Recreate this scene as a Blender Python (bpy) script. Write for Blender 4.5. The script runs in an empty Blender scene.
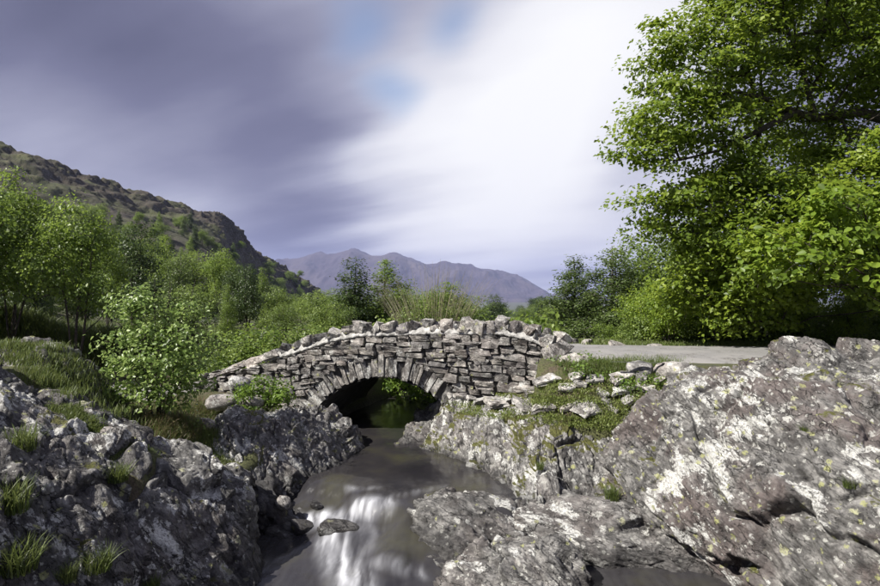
import bpy, math, random
import numpy as np
from mathutils import Vector, Matrix

# ------------------------------------------------------------------ camera, sky, sun, exposure
scene = bpy.context.scene
COL = scene.collection
CAMZ, FPX = 2.9, 587.0
def P(px, py, Y):
    """point of the place seen at photo position (px,py), Y metres ahead"""
    return ((px - 440.0) / FPX * Y, Y, CAMZ - (py - 293.0) / FPX * Y)

cam_d = bpy.data.cameras.new('camera'); cam = bpy.data.objects.new('camera', cam_d); COL.objects.link(cam)
cam.location = (0, 0, CAMZ); cam.rotation_euler = (math.radians(90), 0, 0)
cam_d.lens = 24; cam_d.sensor_width = 36; cam_d.clip_start = 0.05; cam_d.clip_end = 60000
scene.camera = cam

SUN_DIR = Vector((-0.75, -0.36, 0.88)).normalized()      # towards the sun
SUN_EL = math.asin(SUN_DIR.z); SUN_AZ = math.atan2(SUN_DIR.x, SUN_DIR.y)
sun_d = bpy.data.lights.new('sun', 'SUN'); sun = bpy.data.objects.new('sun', sun_d); COL.objects.link(sun)
sun_d.energy = 5.0; sun_d.angle = math.radians(0.6); sun_d.color = (1.0, 0.95, 0.87)
sun.rotation_euler = SUN_DIR.to_track_quat('Z', 'Y').to_euler(); sun.location = (-20, -20, 40)

scene.view_settings.view_transform = 'Standard'; scene.view_settings.look = 'None'
scene.view_settings.exposure = 0.84; scene.view_settings.gamma = 1.0
scene.view_settings.use_curve_mapping = False
scene.cycles.use_denoising = True
scene.cycles.max_bounces = 8; scene.cycles.transparent_max_bounces = 8
scene.cycles.volume_bounces = 0
scene.cycles.caustics_reflective = False; scene.cycles.caustics_refractive = False
scene.render.film_transparent = False

class NT:
    """small helper round a node tree"""
    def __init__(s, tree): s.t = tree; s.n = tree.nodes; s.l = tree.links
    def new(s, typ, **kw):
        n = s.n.new(typ)
        for k, v in kw.items(): setattr(n, k, v)
        return n
    def link(s, a, b): s.l.new(a, b)
    def set(s, sock, v):
        if isinstance(v, bpy.types.NodeSocket): s.l.new(v, sock)
        else: sock.default_value = v
    def math(s, op, a, b=0.0, c=0.0, clamp=False):
        n = s.new('ShaderNodeMath', operation=op, use_clamp=clamp)
        s.set(n.inputs[0], a); s.set(n.inputs[1], b); s.set(n.inputs[2], c)
        return n.outputs[0]
    def vmath(s, op, a, b=(0, 0, 0)):
        n = s.new('ShaderNodeVectorMath', operation=op)
        s.set(n.inputs[0], a); s.set(n.inputs[1], b)
        return n.outputs['Value'] if op in ('DOT_PRODUCT', 'LENGTH', 'DISTANCE') else n.outputs[0]
    def mapr(s, v, a, b, c=0.0, d=1.0, smooth=True):
        n = s.new('ShaderNodeMapRange', interpolation_type='SMOOTHSTEP' if smooth else 'LINEAR')
        s.set(n.inputs['Value'], v)
        for k, x in zip(('From Min', 'From Max', 'To Min', 'To Max'), (a, b, c, d)): s.set(n.inputs[k], x)
        return n.outputs['Result']
    def noise(s, vec, scale, detail=4.0, rough=0.55, dist=0.0):
        n = s.new('ShaderNodeTexNoise')
        if vec is not None: s.set(n.inputs['Vector'], vec)
        n.inputs['Scale'].default_value = scale; n.inputs['Detail'].default_value = detail
        n.inputs['Roughness'].default_value = rough; n.inputs['Distortion'].default_value = dist
        return n
    def voro(s, vec, scale, feature='F1', rnd=1.0):
        n = s.new('ShaderNodeTexVoronoi', feature=feature)
        s.set(n.inputs['Vector'], vec); n.inputs['Scale'].default_value = scale
        n.inputs['Randomness'].default_value = rnd
        return n
    def ramp(s, v, stops, mode='LINEAR'):
        n = s.new('ShaderNodeValToRGB'); cr = n.color_ramp; cr.interpolation = mode
        while len(cr.elements) < len(stops): cr.elements.new(0.5)
        for e, (p, c) in zip(cr.elements, stops):
            e.position = p; e.color = (*c, 1)
        s.set(n.inputs[0], v)
        return n.outputs[0]
    def mix(s, f, a, b, mode='MIX'):
        n = s.new('ShaderNodeMix', data_type='RGBA', blend_type=mode)
        s.set(n.inputs[0], f)
        for sock, v in ((n.inputs[6], a), (n.inputs[7], b)):
            if isinstance(v, bpy.types.NodeSocket): s.l.new(v, sock)
            else: sock.default_value = (*v, 1)
        return n.outputs[2]

def build_world():
    w = bpy.data.worlds.new('World'); scene.world = w; w.use_nodes = True
    N = NT(w.node_tree); N.n.clear()
    out = N.new('ShaderNodeOutputWorld')
    sky = N.new('ShaderNodeTexSky', sky_type='NISHITA'); sky.sun_disc = False
    sky.sun_elevation = SUN_EL; sky.sun_rotation = SUN_AZ; sky.altitude = 200
    sky.ozone_density = 2.0
    bg_sky = N.new('ShaderNodeBackground'); N.link(sky.outputs[0], bg_sky.inputs[0]); bg_sky.inputs[1].default_value = 0.10
    tc = N.new('ShaderNodeTexCoord')
    d = N.vmath('NORMALIZE', tc.outputs['Generated'])
    sep = N.new('ShaderNodeSeparateXYZ'); N.link(d, sep.inputs[0])
    hz = N.math('ADD', N.math('MAXIMUM', sep.outputs[2], 0.0), 0.16)
    u = N.math('DIVIDE', sep.outputs[0], hz); v = N.math('DIVIDE', sep.outputs[1], hz)
    th = math.radians(-62)                                   # the wind's heading
    ax, ay = math.sin(th), math.cos(th)
    al = N.math('ADD', N.math('MULTIPLY', u, ax), N.math('MULTIPLY', v, ay))
    ac = N.math('SUBTRACT', N.math('MULTIPLY', u, ay), N.math('MULTIPLY', v, ax))
    def streak(sa, sc, off, det, rough):
        c = N.new('ShaderNodeCombineXYZ')
        N.link(N.math('MULTIPLY', al, sa), c.inputs[0]); N.link(N.math('MULTIPLY', ac, sc), c.inputs[1]); c.inputs[2].default_value = off
        return N.noise(c.outputs[0], 1.0, det, rough).outputs['Fac']
    n1 = streak(0.75, 1.15, 3.7, 5, 0.5)
    n2 = streak(0.55, 1.7, 9.1, 4, 0.5)
    n3 = streak(0.45, 0.7, 21.3, 3, 0.5)
    n4 = streak(0.35, 3.4, 5.1, 3, 0.5)
    # the cloud masses of that day's sky, by direction; edges pulled along the wind
    wv = N.new('ShaderNodeCombineXYZ')
    N.link(N.math('MULTIPLY', N.math('SUBTRACT', n2, 0.5), 0.16), wv.inputs[0])
    N.link(N.math('MULTIPLY', N.math('SUBTRACT', n3, 0.5), 0.16), wv.inputs[2])
    dw = N.vmath('ADD', d, wv.outputs[0])
    L = N.math('MULTIPLY_ADD', N.math('SUBTRACT', n1, 0.5), 0.46, 0.35)
    L = N.math('MULTIPLY_ADD', N.math('SUBTRACT', n2, 0.5), 0.36, L)
    L = N.math('MULTIPLY_ADD', N.math('SUBTRACT', n4, 0.5), 0.13, L)
    blobs = [(580, 70, 140, .42), (470, 170, 115, .42), (670, 10, 120, .22), (560, 130, 95, .18), (640, 225, 75, .28), (520, 228, 100, .26), (400, 240, 80, .18),
             (130, 150, 120, .20), (30, 120, 80, .08), (330, 165, 80, .14), (440, 120, 60, .12), (60, 40, 130, -.19), (200, 65, 120, -.22), (310, 95, 75, -.16), (290, 215, 90, -.17), (622, 160, 52, -.24), (470, 105, 40, -.10), (500, 20, 60, -.06)]
    for px, py, r, a in blobs:
        v3 = Vector(((px - 440) / FPX, 1, (293 - py) / FPX)).normalized()
        rr = r / FPX
        dd = N.vmath('DISTANCE', dw, tuple(v3))
        L = N.math('MULTIPLY_ADD', N.mapr(dd, rr * 1.35, 0.0), a, L)
    col = N.ramp(L, [(0.0, (.066, .068, .118)), (0.22, (.130, .132, .205)), (0.42, (.275, .28, .365)), (0.60, (.49, .495, .56)), (0.80, (.68, .68, .71)), (1.0, (.76, .76, .77))])
    bg_c = N.new('ShaderNodeBackground'); N.link(col, bg_c.inputs[0]); bg_c.inputs[1].default_value = 0.76
    gap = N.mapr(n3, 0.76, 0.88)
    for px, py, r in ((405, 84, 34), (372, 12, 40), (470, 12, 30)):
        v3 = Vector(((px - 440) / FPX, 1, (293 - py) / FPX)).normalized()
        g = N.mapr(N.vmath('DISTANCE', dw, tuple(v3)), r / FPX * 1.3, 0.0, 0.0, 0.75)
        gap = N.math('MAXIMUM', gap, N.math('MULTIPLY', g, N.mapr(n2, 0.35, 0.6, 0.35, 1.0)))
    gap = N.math('MULTIPLY', gap, 0.8)
    mx = N.new('ShaderNodeMixShader'); N.link(gap, mx.inputs[0]); N.link(bg_c.outputs[0], mx.inputs[1]); N.link(bg_sky.outputs[0], mx.inputs[2])
    N.link(mx.outputs[0], out.inputs[0])
build_world()

# ------------------------------------------------------------------ numeric helpers
rng = np.random.default_rng(7)
_perm = np.random.default_rng(11).permutation(256).astype(np.int32)
_perm = np.concatenate([_perm, _perm, _perm])
_g3 = np.random.default_rng(12).normal(size=(256, 3)); _g3 /= np.linalg.norm(_g3, axis=1)[:, None]; _g3 = _g3.astype(np.float32)

def pnoise(p):
    """gradient noise in about [-1,1] at points (n,3)"""
    p = np.asarray(p, np.float32)
    fl = np.floor(p); i = fl.astype(np.int32) & 255; f = p - fl
    w = f * f * f * (f * (f * 6 - 15) + 10)
    r = np.zeros(len(p), np.float32)
    for dx in (0, 1):
        wx = w[:, 0] if dx else 1 - w[:, 0]
        hx = _perm[i[:, 0] + dx]
        for dy in (0, 1):
            wy = w[:, 1] if dy else 1 - w[:, 1]
            hy = _perm[hx + i[:, 1] + dy]
            for dz in (0, 1):
                wz = w[:, 2] if dz else 1 - w[:, 2]
                g = _g3[_perm[hy + i[:, 2] + dz]]
                r += wx * wy * wz * (g[:, 0] * (f[:, 0] - dx) + g[:, 1] * (f[:, 1] - dy) + g[:, 2] * (f[:, 2] - dz))
    return r * 1.5
def fbm(p, oct=5, gain=0.5, lac=2.03):
    p = np.asarray(p, np.float32); a = 1.0; s = 0
    for k in range(oct):
        s = s + a * pnoise(p + 17.3 * k); p = p * lac; a *= gain
    return s
def ridged(p, oct=5, gain=0.5):
    p = np.asarray(p, np.float32); a = 1.0; s = 0
    for k in range(oct):
        s = s + a * (1 - np.abs(pnoise(p + 9.1 * k)) * 2); p = p * 2.07; a *= gain
    return s
def worley(p, facet=False):
    """F1, F2 and a random number of the nearest cell"""
    p = np.asarray(p, np.float32); fl = np.floor(p); i = fl.astype(np.int32); f = p - fl
    f1 = np.full(len(p), 9, np.float32); f2 = f1.copy(); cid = np.zeros(len(p), np.float32); tilt = np.zeros(len(p), np.float32)
    for dx in (-1, 0, 1):
        for dy in (-1, 0, 1):
            for dz in (-1, 0, 1):
                h = _perm[_perm[_perm[(i[:, 0] + dx) & 255] + ((i[:, 1] + dy) & 255)] + ((i[:, 2] + dz) & 255)]
                q = np.stack([_perm[h] / 255., _perm[h + 77] / 255., _perm[h + 151] / 255.], 1).astype(np.float32)
                e = q + np.array((dx, dy, dz), np.float32) - f
                d = np.linalg.norm(e, axis=1)
                new = d < f1
                if facet: tilt = np.where(new, (e * _g3[h]).sum(1), tilt)
                f2 = np.where(new, f1, np.minimum(f2, d)); cid = np.where(new, _perm[h + 200] / 255., cid); f1 = np.where(new, d, f1)
    return (f1, f2, cid, tilt) if facet else (f1, f2, cid)
def sstep(a, b, x):
    t = np.clip((x - a) / (b - a), 0, 1); return t * t * (3 - 2 * t)

def mesh_np(name, verts, groups, mat=None, smooth=True, attrs=None):
    """mesh from vertex array and a list of (n,k) face arrays"""
    me = bpy.data.meshes.new(name)
    verts = np.asarray(verts, np.float32)
    me.vertices.add(len(verts)); me.vertices.foreach_set('co', verts.ravel())
    groups = [np.asarray(g, np.int32) for g in groups if len(g)]
    nl = sum(g.size for g in groups); nf = sum(len(g) for g in groups)
    me.loops.add(nl); me.polygons.add(nf)
    me.loops.foreach_set('vertex_index', np.concatenate([g.ravel() for g in groups]))
    tot = np.concatenate([np.full(len(g), g.shape[1], np.int32) for g in groups])
    me.polygons.foreach_set('loop_start', np.concatenate([[0], np.cumsum(tot)[:-1]]).astype(np.int32))
    me.polygons.foreach_set('use_smooth', np.full(nf, smooth, bool))
    me.update(calc_edges=True); me.validate()
    for k, v in (attrs or {}).items():
        a = me.attributes.new(k, 'FLOAT', 'POINT'); a.data.foreach_set('value', np.asarray(v, np.float32))
    if mat: me.materials.append(mat)
    return me
def grid_faces(nu, nv, flip=False):
    i = np.arange(nu - 1)[:, None] * nv + np.arange(nv - 1)[None, :]; i = i.ravel()
    q = np.stack([i, i + nv, i + nv + 1, i + 1], 1)
    return q[:, ::-1] if flip else q
def link(name, me, parent=None, loc=None, rot=None, scale=None):
    o = bpy.data.objects.new(name, me); COL.objects.link(o)
    if parent: o.parent = parent
    if loc is not None: o.location = loc
    if rot is not None: o.rotation_euler = rot
    if scale is not None: o.scale = scale
    return o
def tag(o, label=None, cat=None, group=None, kind=None):
    for k, v in (('label', label), ('category', cat), ('group', group), ('kind', kind)):
        if v: o[k] = v
    return o
def centred(name, verts, groups, mat, parent=None, smooth=True, attrs=None):
    """object whose origin is at the base of its mesh"""
    v = np.asarray(verts, np.float32); c = np.array([(v[:, 0].min() + v[:, 0].max()) / 2, (v[:, 1].min() + v[:, 1].max()) / 2, v[:, 2].min()], np.float32)
    o = link(name, mesh_np(name, v - c, groups, mat, smooth, attrs), parent); o.location = c.tolist()
    return o
def crom(c, t):
    """Catmull-Rom along axis 0 of c at parameters t in [0,1]"""
    n = len(c); x = np.clip(t * (n - 1), 0, n - 1 - 1e-6); i = x.astype(int); f = (x - i)
    g = lambda k: c[np.clip(k, 0, n - 1)]
    sh = (-1,) + (1,) * (c.ndim - 1); f = f.reshape(sh)
    a, b, d, e = g(i - 1), g(i), g(i + 1), g(i + 2)
    return 0.5 * (2 * b + (d - a) * f + (2 * a - 5 * b + 4 * d - e) * f * f + (3 * b - a - 3 * d + e) * f ** 3)
def grid_normals(v, nu, nv):
    g = v.reshape(nu, nv, 3)
    n = np.cross(np.gradient(g, axis=0), np.gradient(g, axis=1)); n /= np.linalg.norm(n, axis=2)[..., None] + 1e-9
    return n.reshape(-1, 3)

# ------------------------------------------------------------------ materials
MATS = {}
def newmat(name):
    m = bpy.data.materials.new(name); m.use_nodes = True; N = NT(m.node_tree); N.n.clear()
    out = N.new('ShaderNodeOutputMaterial'); bs = N.new('ShaderNodeBsdfPrincipled')
    N.link(bs.outputs[0], out.inputs[0]); MATS[name] = m
    return m, N, bs, out

def rock_mat(name, light=1.0, white=0.5, yellow=0.3, moss=0.3, brown=0.3, strata=(0.8, 0.3, 0.5), per_object=False, wet_z=None, dark=0.5, lscale=1.0):
    m, N, bs, out = newmat(name)
    geo = N.new('ShaderNodeNewGeometry'); pos = geo.outputs['Position']
    if per_object:
        oi = N.new('ShaderNodeObjectInfo'); pos = N.vmath('ADD', pos, N.vmath('MULTIPLY', oi.outputs['Color'], (0, 0, 0)))
        off = N.new('ShaderNodeCombineXYZ'); N.link(N.math('MULTIPLY', oi.outputs['Random'], 37.0), off.inputs[0]); pos = N.vmath('ADD', pos, off.outputs[0])
    st = Vector(strata).normalized()
    # coordinates squeezed across the foliation
    s = N.vmath('DOT_PRODUCT', pos, tuple(st))
    sc = N.new('ShaderNodeVectorMath', operation='SCALE'); sc.inputs[0].default_value = tuple(st * 2.2); N.link(s, sc.inputs['Scale'])
    spos = N.vmath('ADD', pos, sc.outputs[0])
    big = N.noise(pos, 1.1, 5, 0.6).outputs['Fac']
    mid = N.noise(pos, 6.0, 6, 0.65).outputs['Fac']
    fine = N.noise(pos, 42.0, 4, 0.7).outputs['Fac']
    str_n = N.noise(spos, 3.2, 7, 0.65, 0.5).outputs['Fac']
    str_f = N.noise(spos, 14.0, 5, 0.7).outputs['Fac']
    L = light
    c = N.ramp(mid, [(0.30, (.036 * L, .034 * L, .032 * L)), (0.48, (.115 * L, .112 * L, .108 * L)), (0.66, (.27 * L, .263 * L, .25 * L))])
    c = N.mix(N.math('MULTIPLY', N.mapr(big, 0.42, 0.62), brown), c, (.110 * L, .088 * L, .083 * L))
    c = N.mix(N.math('MULTIPLY', N.mapr(str_n, 0.52, 0.36), dark), c, (.018, .017, .018))
    c = N.mix(N.math('MULTIPLY', N.mapr(str_f, 0.46, 0.32), 0.7), c, (.02, .019, .02))
    if per_object:
        c = N.mix(0.75, c, N.ramp(oi.outputs['Random'], [(0, (.42, .42, .44)), (.3, (.68, .67, .66)), (.55, (.98, .92, .85)), (.8, (.80, .79, .78)), (1, (1.15, 1.12, 1.08))]), 'MULTIPLY')
    # joints: fine dark crack lines
    cw = N.vmath('ADD', spos, N.vmath('MULTIPLY', N.noise(pos, 3.0, 5, .65).outputs['Color'], (.55, .55, .55)))
    ck = None
    for csc, cwid in ((1.3, .016), (3.6, .022)):
        e = N.mapr(N.voro(cw, csc, 'DISTANCE_TO_EDGE').outputs['Distance'], cwid, 0.0)
        e = N.math('MULTIPLY', e, N.mapr(N.noise(pos, csc * .9, 3).outputs['Fac'], .42, .56))
        ck = e if ck is None else N.math('MAXIMUM', ck, e)
    # crusts of pale lichen
    lpos = N.vmath('ADD', pos, N.vmath('MULTIPLY', sc.outputs[0], (.35, .35, .35)))
    wn = N.noise(lpos, 2.3 * lscale, 9, 0.70, 0.3).outputs['Fac']
    wn = N.math('MULTIPLY_ADD', N.math('SUBTRACT', N.noise(pos, 0.7 * lscale, 2).outputs['Fac'], 0.5), 0.5, wn)
    t = 0.72 - 0.26 * white
    wmask = N.math('MULTIPLY', N.mapr(wn, t, t + 0.035), N.mapr(fine, 0.30, 0.46))
    c = N.mix(N.math('MULTIPLY', wmask, 0.92), c, N.ramp(fine, [(0.3, (.32, .32, .305)), (0.62, (.68, .68, .65))]))
    # round lichen spots
    def spots(scale, dens, rad, colr, c, amt=0.9):
        wp = N.vmath('ADD', pos, N.vmath('MULTIPLY', N.noise(pos, scale * 2.6, 5, .7).outputs['Color'], (1.1 / scale,) * 3))
        vo = N.voro(wp, scale)
        sepc = N.new('ShaderNodeSeparateColor'); N.link(vo.outputs['Color'], sepc.inputs[0])
        r = N.math('MULTIPLY', sepc.outputs[1], rad)
        k = N.math('MULTIPLY', N.math('LESS_THAN', sepc.outputs[0], dens), N.mapr(vo.outputs['Distance'], N.math('ADD', r, 0.14), r))
        k = N.math('MULTIPLY', k, N.mapr(fine, 0.36, 0.46))
        return N.mix(N.math('MULTIPLY', k, amt), c, colr)
    c = spots(7.0, 0.10 + 0.25 * white, 0.34, (.50, .50, .47), c)
    c = spots(19.0, 0.12 + 0.25 * white, 0.42, (.42, .42, .39), c)
    c = spots(7.0, 0.22 * yellow, 0.34, (.36, .36, .19), c, 0.8)
    c = spots(13.0, 0.30 * yellow, 0.42, (.36, .37, .16), c, 0.8)
    # moss and short turf where soil can lie
    sn = N.new('ShaderNodeSeparateXYZ'); N.link(geo.outputs['Normal'], sn.inputs[0])
    mn = N.math('MULTIPLY_ADD', sn.outputs[2], 0.22, N.noise(pos, 1.9, 6, 0.62).outputs['Fac'])
    mt = 0.88 - 0.22 * moss
    mm = N.mapr(mn, mt, mt + 0.05)
    c = N.mix(mm, c, N.ramp(fine, [(0.3, (.035, .036, .010)), (0.5, (.085, .085, .022)), (0.7, (.14, .15, .04))]))
    c = N.mix(N.math('MULTIPLY', ck, 0.85), c, (.010, .010, .010))
    rough = 0.86
    if wet_z is not None:
        sp = N.new('ShaderNodeSeparateXYZ'); N.link(geo.outputs['Position'], sp.inputs[0])
        wz = N.math('MULTIPLY_ADD', N.math('SUBTRACT', big, 0.5), 0.35, sp.outputs[2])
        wet = N.mapr(wz, wet_z + 0.10, wet_z - 0.05)
        c = N.mix(N.math('MULTIPLY', wet, 0.62), c, (.016, .015, .016))
        N.link(N.math('MULTIPLY_ADD', wet, -0.42, 0.84), bs.inputs['Roughness'])
    else: bs.inputs['Roughness'].default_value = rough
    N.link(c, bs.inputs['Base Color']); bs.inputs['Specular IOR Level'].default_value = 0.35
    b1 = N.new('ShaderNodeBump'); b1.inputs['Strength'].default_value = 0.95; b1.inputs['Distance'].default_value = 0.05
    h = N.math('MULTIPLY_ADD', str_f, 0.7, N.math('MULTIPLY_ADD', mid, 0.42, N.math('MULTIPLY', fine, 0.26)))
    h = N.math('MULTIPLY_ADD', ck, -0.7, N.math('MULTIPLY_ADD', wmask, 0.06, h))
    N.link(h, b1.inputs['Height']); N.link(b1.outputs[0], bs.inputs['Normal'])
    return m

def leaf_mat(name, dark, mid, lite, trans=0.35, rough=0.45, gloss=0.4):
    m, N, bs, out = newmat(name)
    at = N.new('ShaderNodeAttribute', attribute_name='tint')
    oi = N.new('ShaderNodeObjectInfo')
    f = N.math('ADD', at.outputs['Fac'], N.math('MULTIPLY', N.math('SUBTRACT', oi.outputs['Random'], 0.5), 0.25))
    c = N.ramp(f, [(0.0, dark), (0.5, mid), (1.0, lite)])
    N.link(c, bs.inputs['Base Color']); bs.inputs['Roughness'].default_value = rough
    bs.inputs['Specular IOR Level'].default_value = gloss
    tr = N.new('ShaderNodeBsdfTranslucent'); N.link(N.mix(0.5, c, tuple(min(1, x * 1.6) for x in lite)), tr.inputs[0])
    mx = N.new('ShaderNodeMixShader'); mx.inputs[0].default_value = trans
    N.link(bs.outputs[0], mx.inputs[1]); N.link(tr.outputs[0], mx.inputs[2]); N.link(mx.outputs[0], out.inputs[0])
    return m
def plain_mat(name, stops, scale=8.0, rough=0.9, bump=0.3, detail=5):
    m, N, bs, out = newmat(name)
    geo = N.new('ShaderNodeNewGeometry')
    n = N.noise(geo.outputs['Position'], scale, detail, 0.62).outputs['Fac']
    N.link(N.ramp(n, stops), bs.inputs['Base Color']); bs.inputs['Roughness'].default_value = rough
    b = N.new('ShaderNodeBump'); b.inputs['Strength'].default_value = bump; b.inputs['Distance'].default_value = 0.04
    N.link(N.noise(geo.outputs['Position'], scale * 3, 5, 0.65).outputs['Fac'], b.inputs['Height']); N.link(b.outputs[0], bs.inputs['Normal'])
    return m

rock_mat('bank_rock', 1.3, .58, .35, .42, .4, (0.75, 0.2, 0.5), wet_z=0.05)
rock_mat('pale_bank_rock', 1.55, .70, .3, .85, .25, (0.9, -0.1, 0.35), wet_z=0.05, dark=0.75)
rock_mat('great_rock', 1.2, .63, .6, .36, .8, (0.55, -0.2, 0.75), wet_z=-0.45, lscale=0.9)
rock_mat('slab_rock', 1.35, .56, .2, .05, .35, (0.45, 0.5, 0.75), wet_z=-0.35)
rock_mat('dark_rock', 1.05, .62, .4, .5, .4, (0.7, 0.3, 0.6), wet_z=-0.2, dark=0.8)
rock_mat('wet_rock', 0.9, .32, .2, .25, .3, (0.5, 0.5, 0.7), wet_z=0.12, dark=.6)
rock_mat('midstream_rock', 1.1, .46, .2, .12, .3, (0.5, 0.5, 0.7), wet_z=-.22, dark=.6)
rock_mat('wall_stone', 2.4, .46, .25, .05, .3, (0.2, 0.1, 1.0), per_object=True, dark=.35)
rock_mat('coping_stone', 2.9, .55, .4, .08, .35, (0.7, 0.1, 0.6), per_object=True, dark=.3)
rock_mat('voussoir_stone', 2.5, .66, .2, .0, .1, (1, 0.1, 0.1), per_object=True, dark=.5)
rock_mat('paving', 2.9, .66, .1, .0, .1, (0.3, 0.1, 1.0), per_object=True, dark=.2)
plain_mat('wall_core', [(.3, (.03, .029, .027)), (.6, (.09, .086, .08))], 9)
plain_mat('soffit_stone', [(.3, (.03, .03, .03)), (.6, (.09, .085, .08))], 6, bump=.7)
plain_mat('mortar', [(.32, (.20, .195, .18)), (.5, (.38, .375, .36)), (.66, (.54, .53, .51))], 9, bump=.8)
plain_mat('bark', [(.35, (.022, .018, .014)), (.62, (.075, .06, .048))], 14, bump=.7)
plain_mat('birch_bark', [(.40, (.06, .05, .045)), (.55, (.26, .24, .22))], 10, bump=.4)
plain_mat('dry_twig', [(.35, (.26, .24, .14)), (.62, (.46, .43, .28))], 10, bump=.3)
leaf_mat('sycamore_leaf', (.045, .078, .009), (.12, .185, .019), (.25, .32, .038), .45)
leaf_mat('young_sycamore_leaf', (.06, .10, .012), (.145, .225, .024), (.28, .36, .045), .44)
leaf_mat('rowan_leaf', (.055, .09, .015), (.13, .20, .034), (.24, .32, .06), .42)
leaf_mat('birch_leaf', (.04, .062, .016), (.085, .13, .034), (.15, .20, .06), .36)
leaf_mat('dark_leaf', (.020, .036, .010), (.045, .078, .020), (.085, .125, .032), .30)
leaf_mat('hawthorn_leaf', (.055, .09, .018), (.13, .19, .042), (.23, .30, .07), .40)
leaf_mat('whitebeam_leaf', (.07, .12, .022), (.18, .27, .06), (.33, .42, .14), .38, .38, .5)
leaf_mat('fern_leaf', (.045, .085, .014), (.11, .185, .026), (.20, .29, .05), .40)
leaf_mat('grass_blade', (.04, .06, .014), (.09, .135, .028), (.18, .21, .065), .30, .5)
leaf_mat('turf_blade', (.065, .09, .018), (.135, .18, .036), (.24, .27, .08), .30, .5)
leaf_mat('dry_grass_blade', (.06, .045, .022), (.13, .10, .05), (.26, .22, .12), .25, .6)

# ------------------------------------------------------------------ the lie of the land
B = np.array((0.9637, -0.2670)); NRM = np.array((0.2670, 0.9637)); C0 = np.array((-1.27, 12.0)); WID = 3.0
def BP(s, t, z): q = C0 + B * s + NRM * t; return (q[0], q[1], z)
ARC_S, ARC_Z, ARC_R = 0.10, -0.66, 1.85
def prof(s, xs, zs): return np.interp(s, xs, zs)
COPE_S = [-4.6, -4.1, -2.98, -1.77, -1.1, -.39, 1.11, 2.52, 3.0, 3.28, 3.75]; COPE_Z = [1.0, 1.10, 1.48, 1.90, 2.13, 2.28, 2.37, 2.40, 2.32, 2.22, 1.98]
cope_z = lambda s: prof(s, COPE_S, COPE_Z)
DECK_S = [-14, -8, -6, -4, -2, 0, 2, 4, 30]; DECK_Z = [.2, .25, .32, .55, 1.1, 1.60, 1.70, 1.73, 1.75]
deck_z = lambda s: prof(s, DECK_S, DECK_Z)

ctrl = [P(60, 390, 7.3), P(20, 362, 7.6), P(100, 416, 7.6), P(150, 440, 8.3), P(185, 466, 8.2), P(215, 474, 8.7), P(160, 418, 9.4), P(110, 402, 9.6), P(205, 434, 10.6),
        P(235, 400, 12.0), P(195, 395, 12.4), P(150, 375, 13), P(100, 345, 16), P(0, 335, 13), P(-120, 320, 12), P(-100, 358, 7), P(-250, 380, 5), P(270, 420, 11.6),
        (-6, 3, 1.6), (-3.2, 3.2, 0.6), (-2.8, 5.0, -0.3), (0, 0, 1.1), (-3, -3, 1.4), (3, -3, 1.3), (-10, -4, 2.2), (10, -4, 2.0), (2.5, 2, .4), (0, 2.5, 0.2), (5, 3.5, -.3), (8, 4, .6),
        P(470, 404, 11.3), P(520, 402, 10.9), P(600, 404, 10.5), P(640, 408, 10.0), P(480, 396, 11.3), P(540, 396, 10.9), P(560, 402, 10.6), P(620, 402, 10.3), P(500, 390, 11.4), P(640, 397, 10.2), P(580, 392, 10.8), P(520, 384, 11.25), P(570, 383, 11.0), P(620, 386, 10.6), P(455, 402, 11.7), P(660, 392, 10.2),
        (2.6, 10.8, 1.32), (3.6, 10.1, 1.55), (5, 9.6, 1.6), (7, 9.6, 1.7), (10, 9, 1.75), (3.2, 13, 1.66), (5, 12, 1.68), (8, 12, 1.68), (12, 12, 1.7), (4, 15, 1.7), (8, 15, 1.8), (13, 15.5, 1.9), (18, 14, 2.0),
        (2.0, 16, 1.0), (-4.2, 15.5, .4), (-6.5, 14.5, .5), (-9, 15, 1.2), (-6, 18, .6), (-2.5, 18, .5), (1.5, 20, .6), (6, 20, 1.3), (-11, 20, 1.6), (-15, 12, 2.6), (-16, 20, 3.0), (14, 22, 1.8),
        (2.5, 8.4, -.1), (1.5, 8, -.4), (3.2, 8, .2), (1.2, 6, -.8), (3.0, 6.6, -.9), (4, 7.5, .5), (5, 6, .1), (-1.9, 11.8, .3), (.4, 13.5, .1), (-2.9, 13.5, .2)]
ctrl = np.array(ctrl)
stream = np.array([(2.5, 26, 1.0), (1.0, 20, 1.0), (-0.1, 16, 1.1), (-0.5, 14.5, 1.2), (-1.15, 12.2, 1.25), (-.75, 10.6, 1.25), (-.5, 9.6, 1.55), (-1.0, 8.4, 1.5), (-1.0, 7.2, 1.45), (-0.7, 5.5, 1.4), (-.5, 3.8, 1.0)])
pool2 = np.array([(3.6, 7.2, .7), (2.5, 6.9, .8), (1.5, 6.0, .8), (0.2, 5.0, 1.0)])
def chan(x, y, line):
    best = np.full(x.shape, 99.0)
    for a, b in zip(line[:-1], line[1:]):
        d = b[:2] - a[:2]; t = np.clip(((x - a[0]) * d[0] + (y - a[1]) * d[1]) / (d @ d), 0, 1)
        dist = np.hypot(x - a[0] - d[0] * t, y - a[1] - d[1] * t) - (a[2] + (b[2] - a[2]) * t)
        best = np.minimum(best, dist)
    return best
def road_line():
    pts = [tuple(BP(s, WID / 2, 0)[:2]) for s in (-12, -9, -6, -4, -2, 0, 2, 3.6)] + [(4.2, 12.0), (6.2, 11.75), (9, 11.8), (13, 12.3), (20, 14), (32, 18), (60, 26)]
    return np.array(pts)
ROAD = road_line()
def road_z(x, y):
    s = (x - C0[0]) * B[0] + (y - C0[1]) * B[1]
    return deck_z(s)
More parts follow.
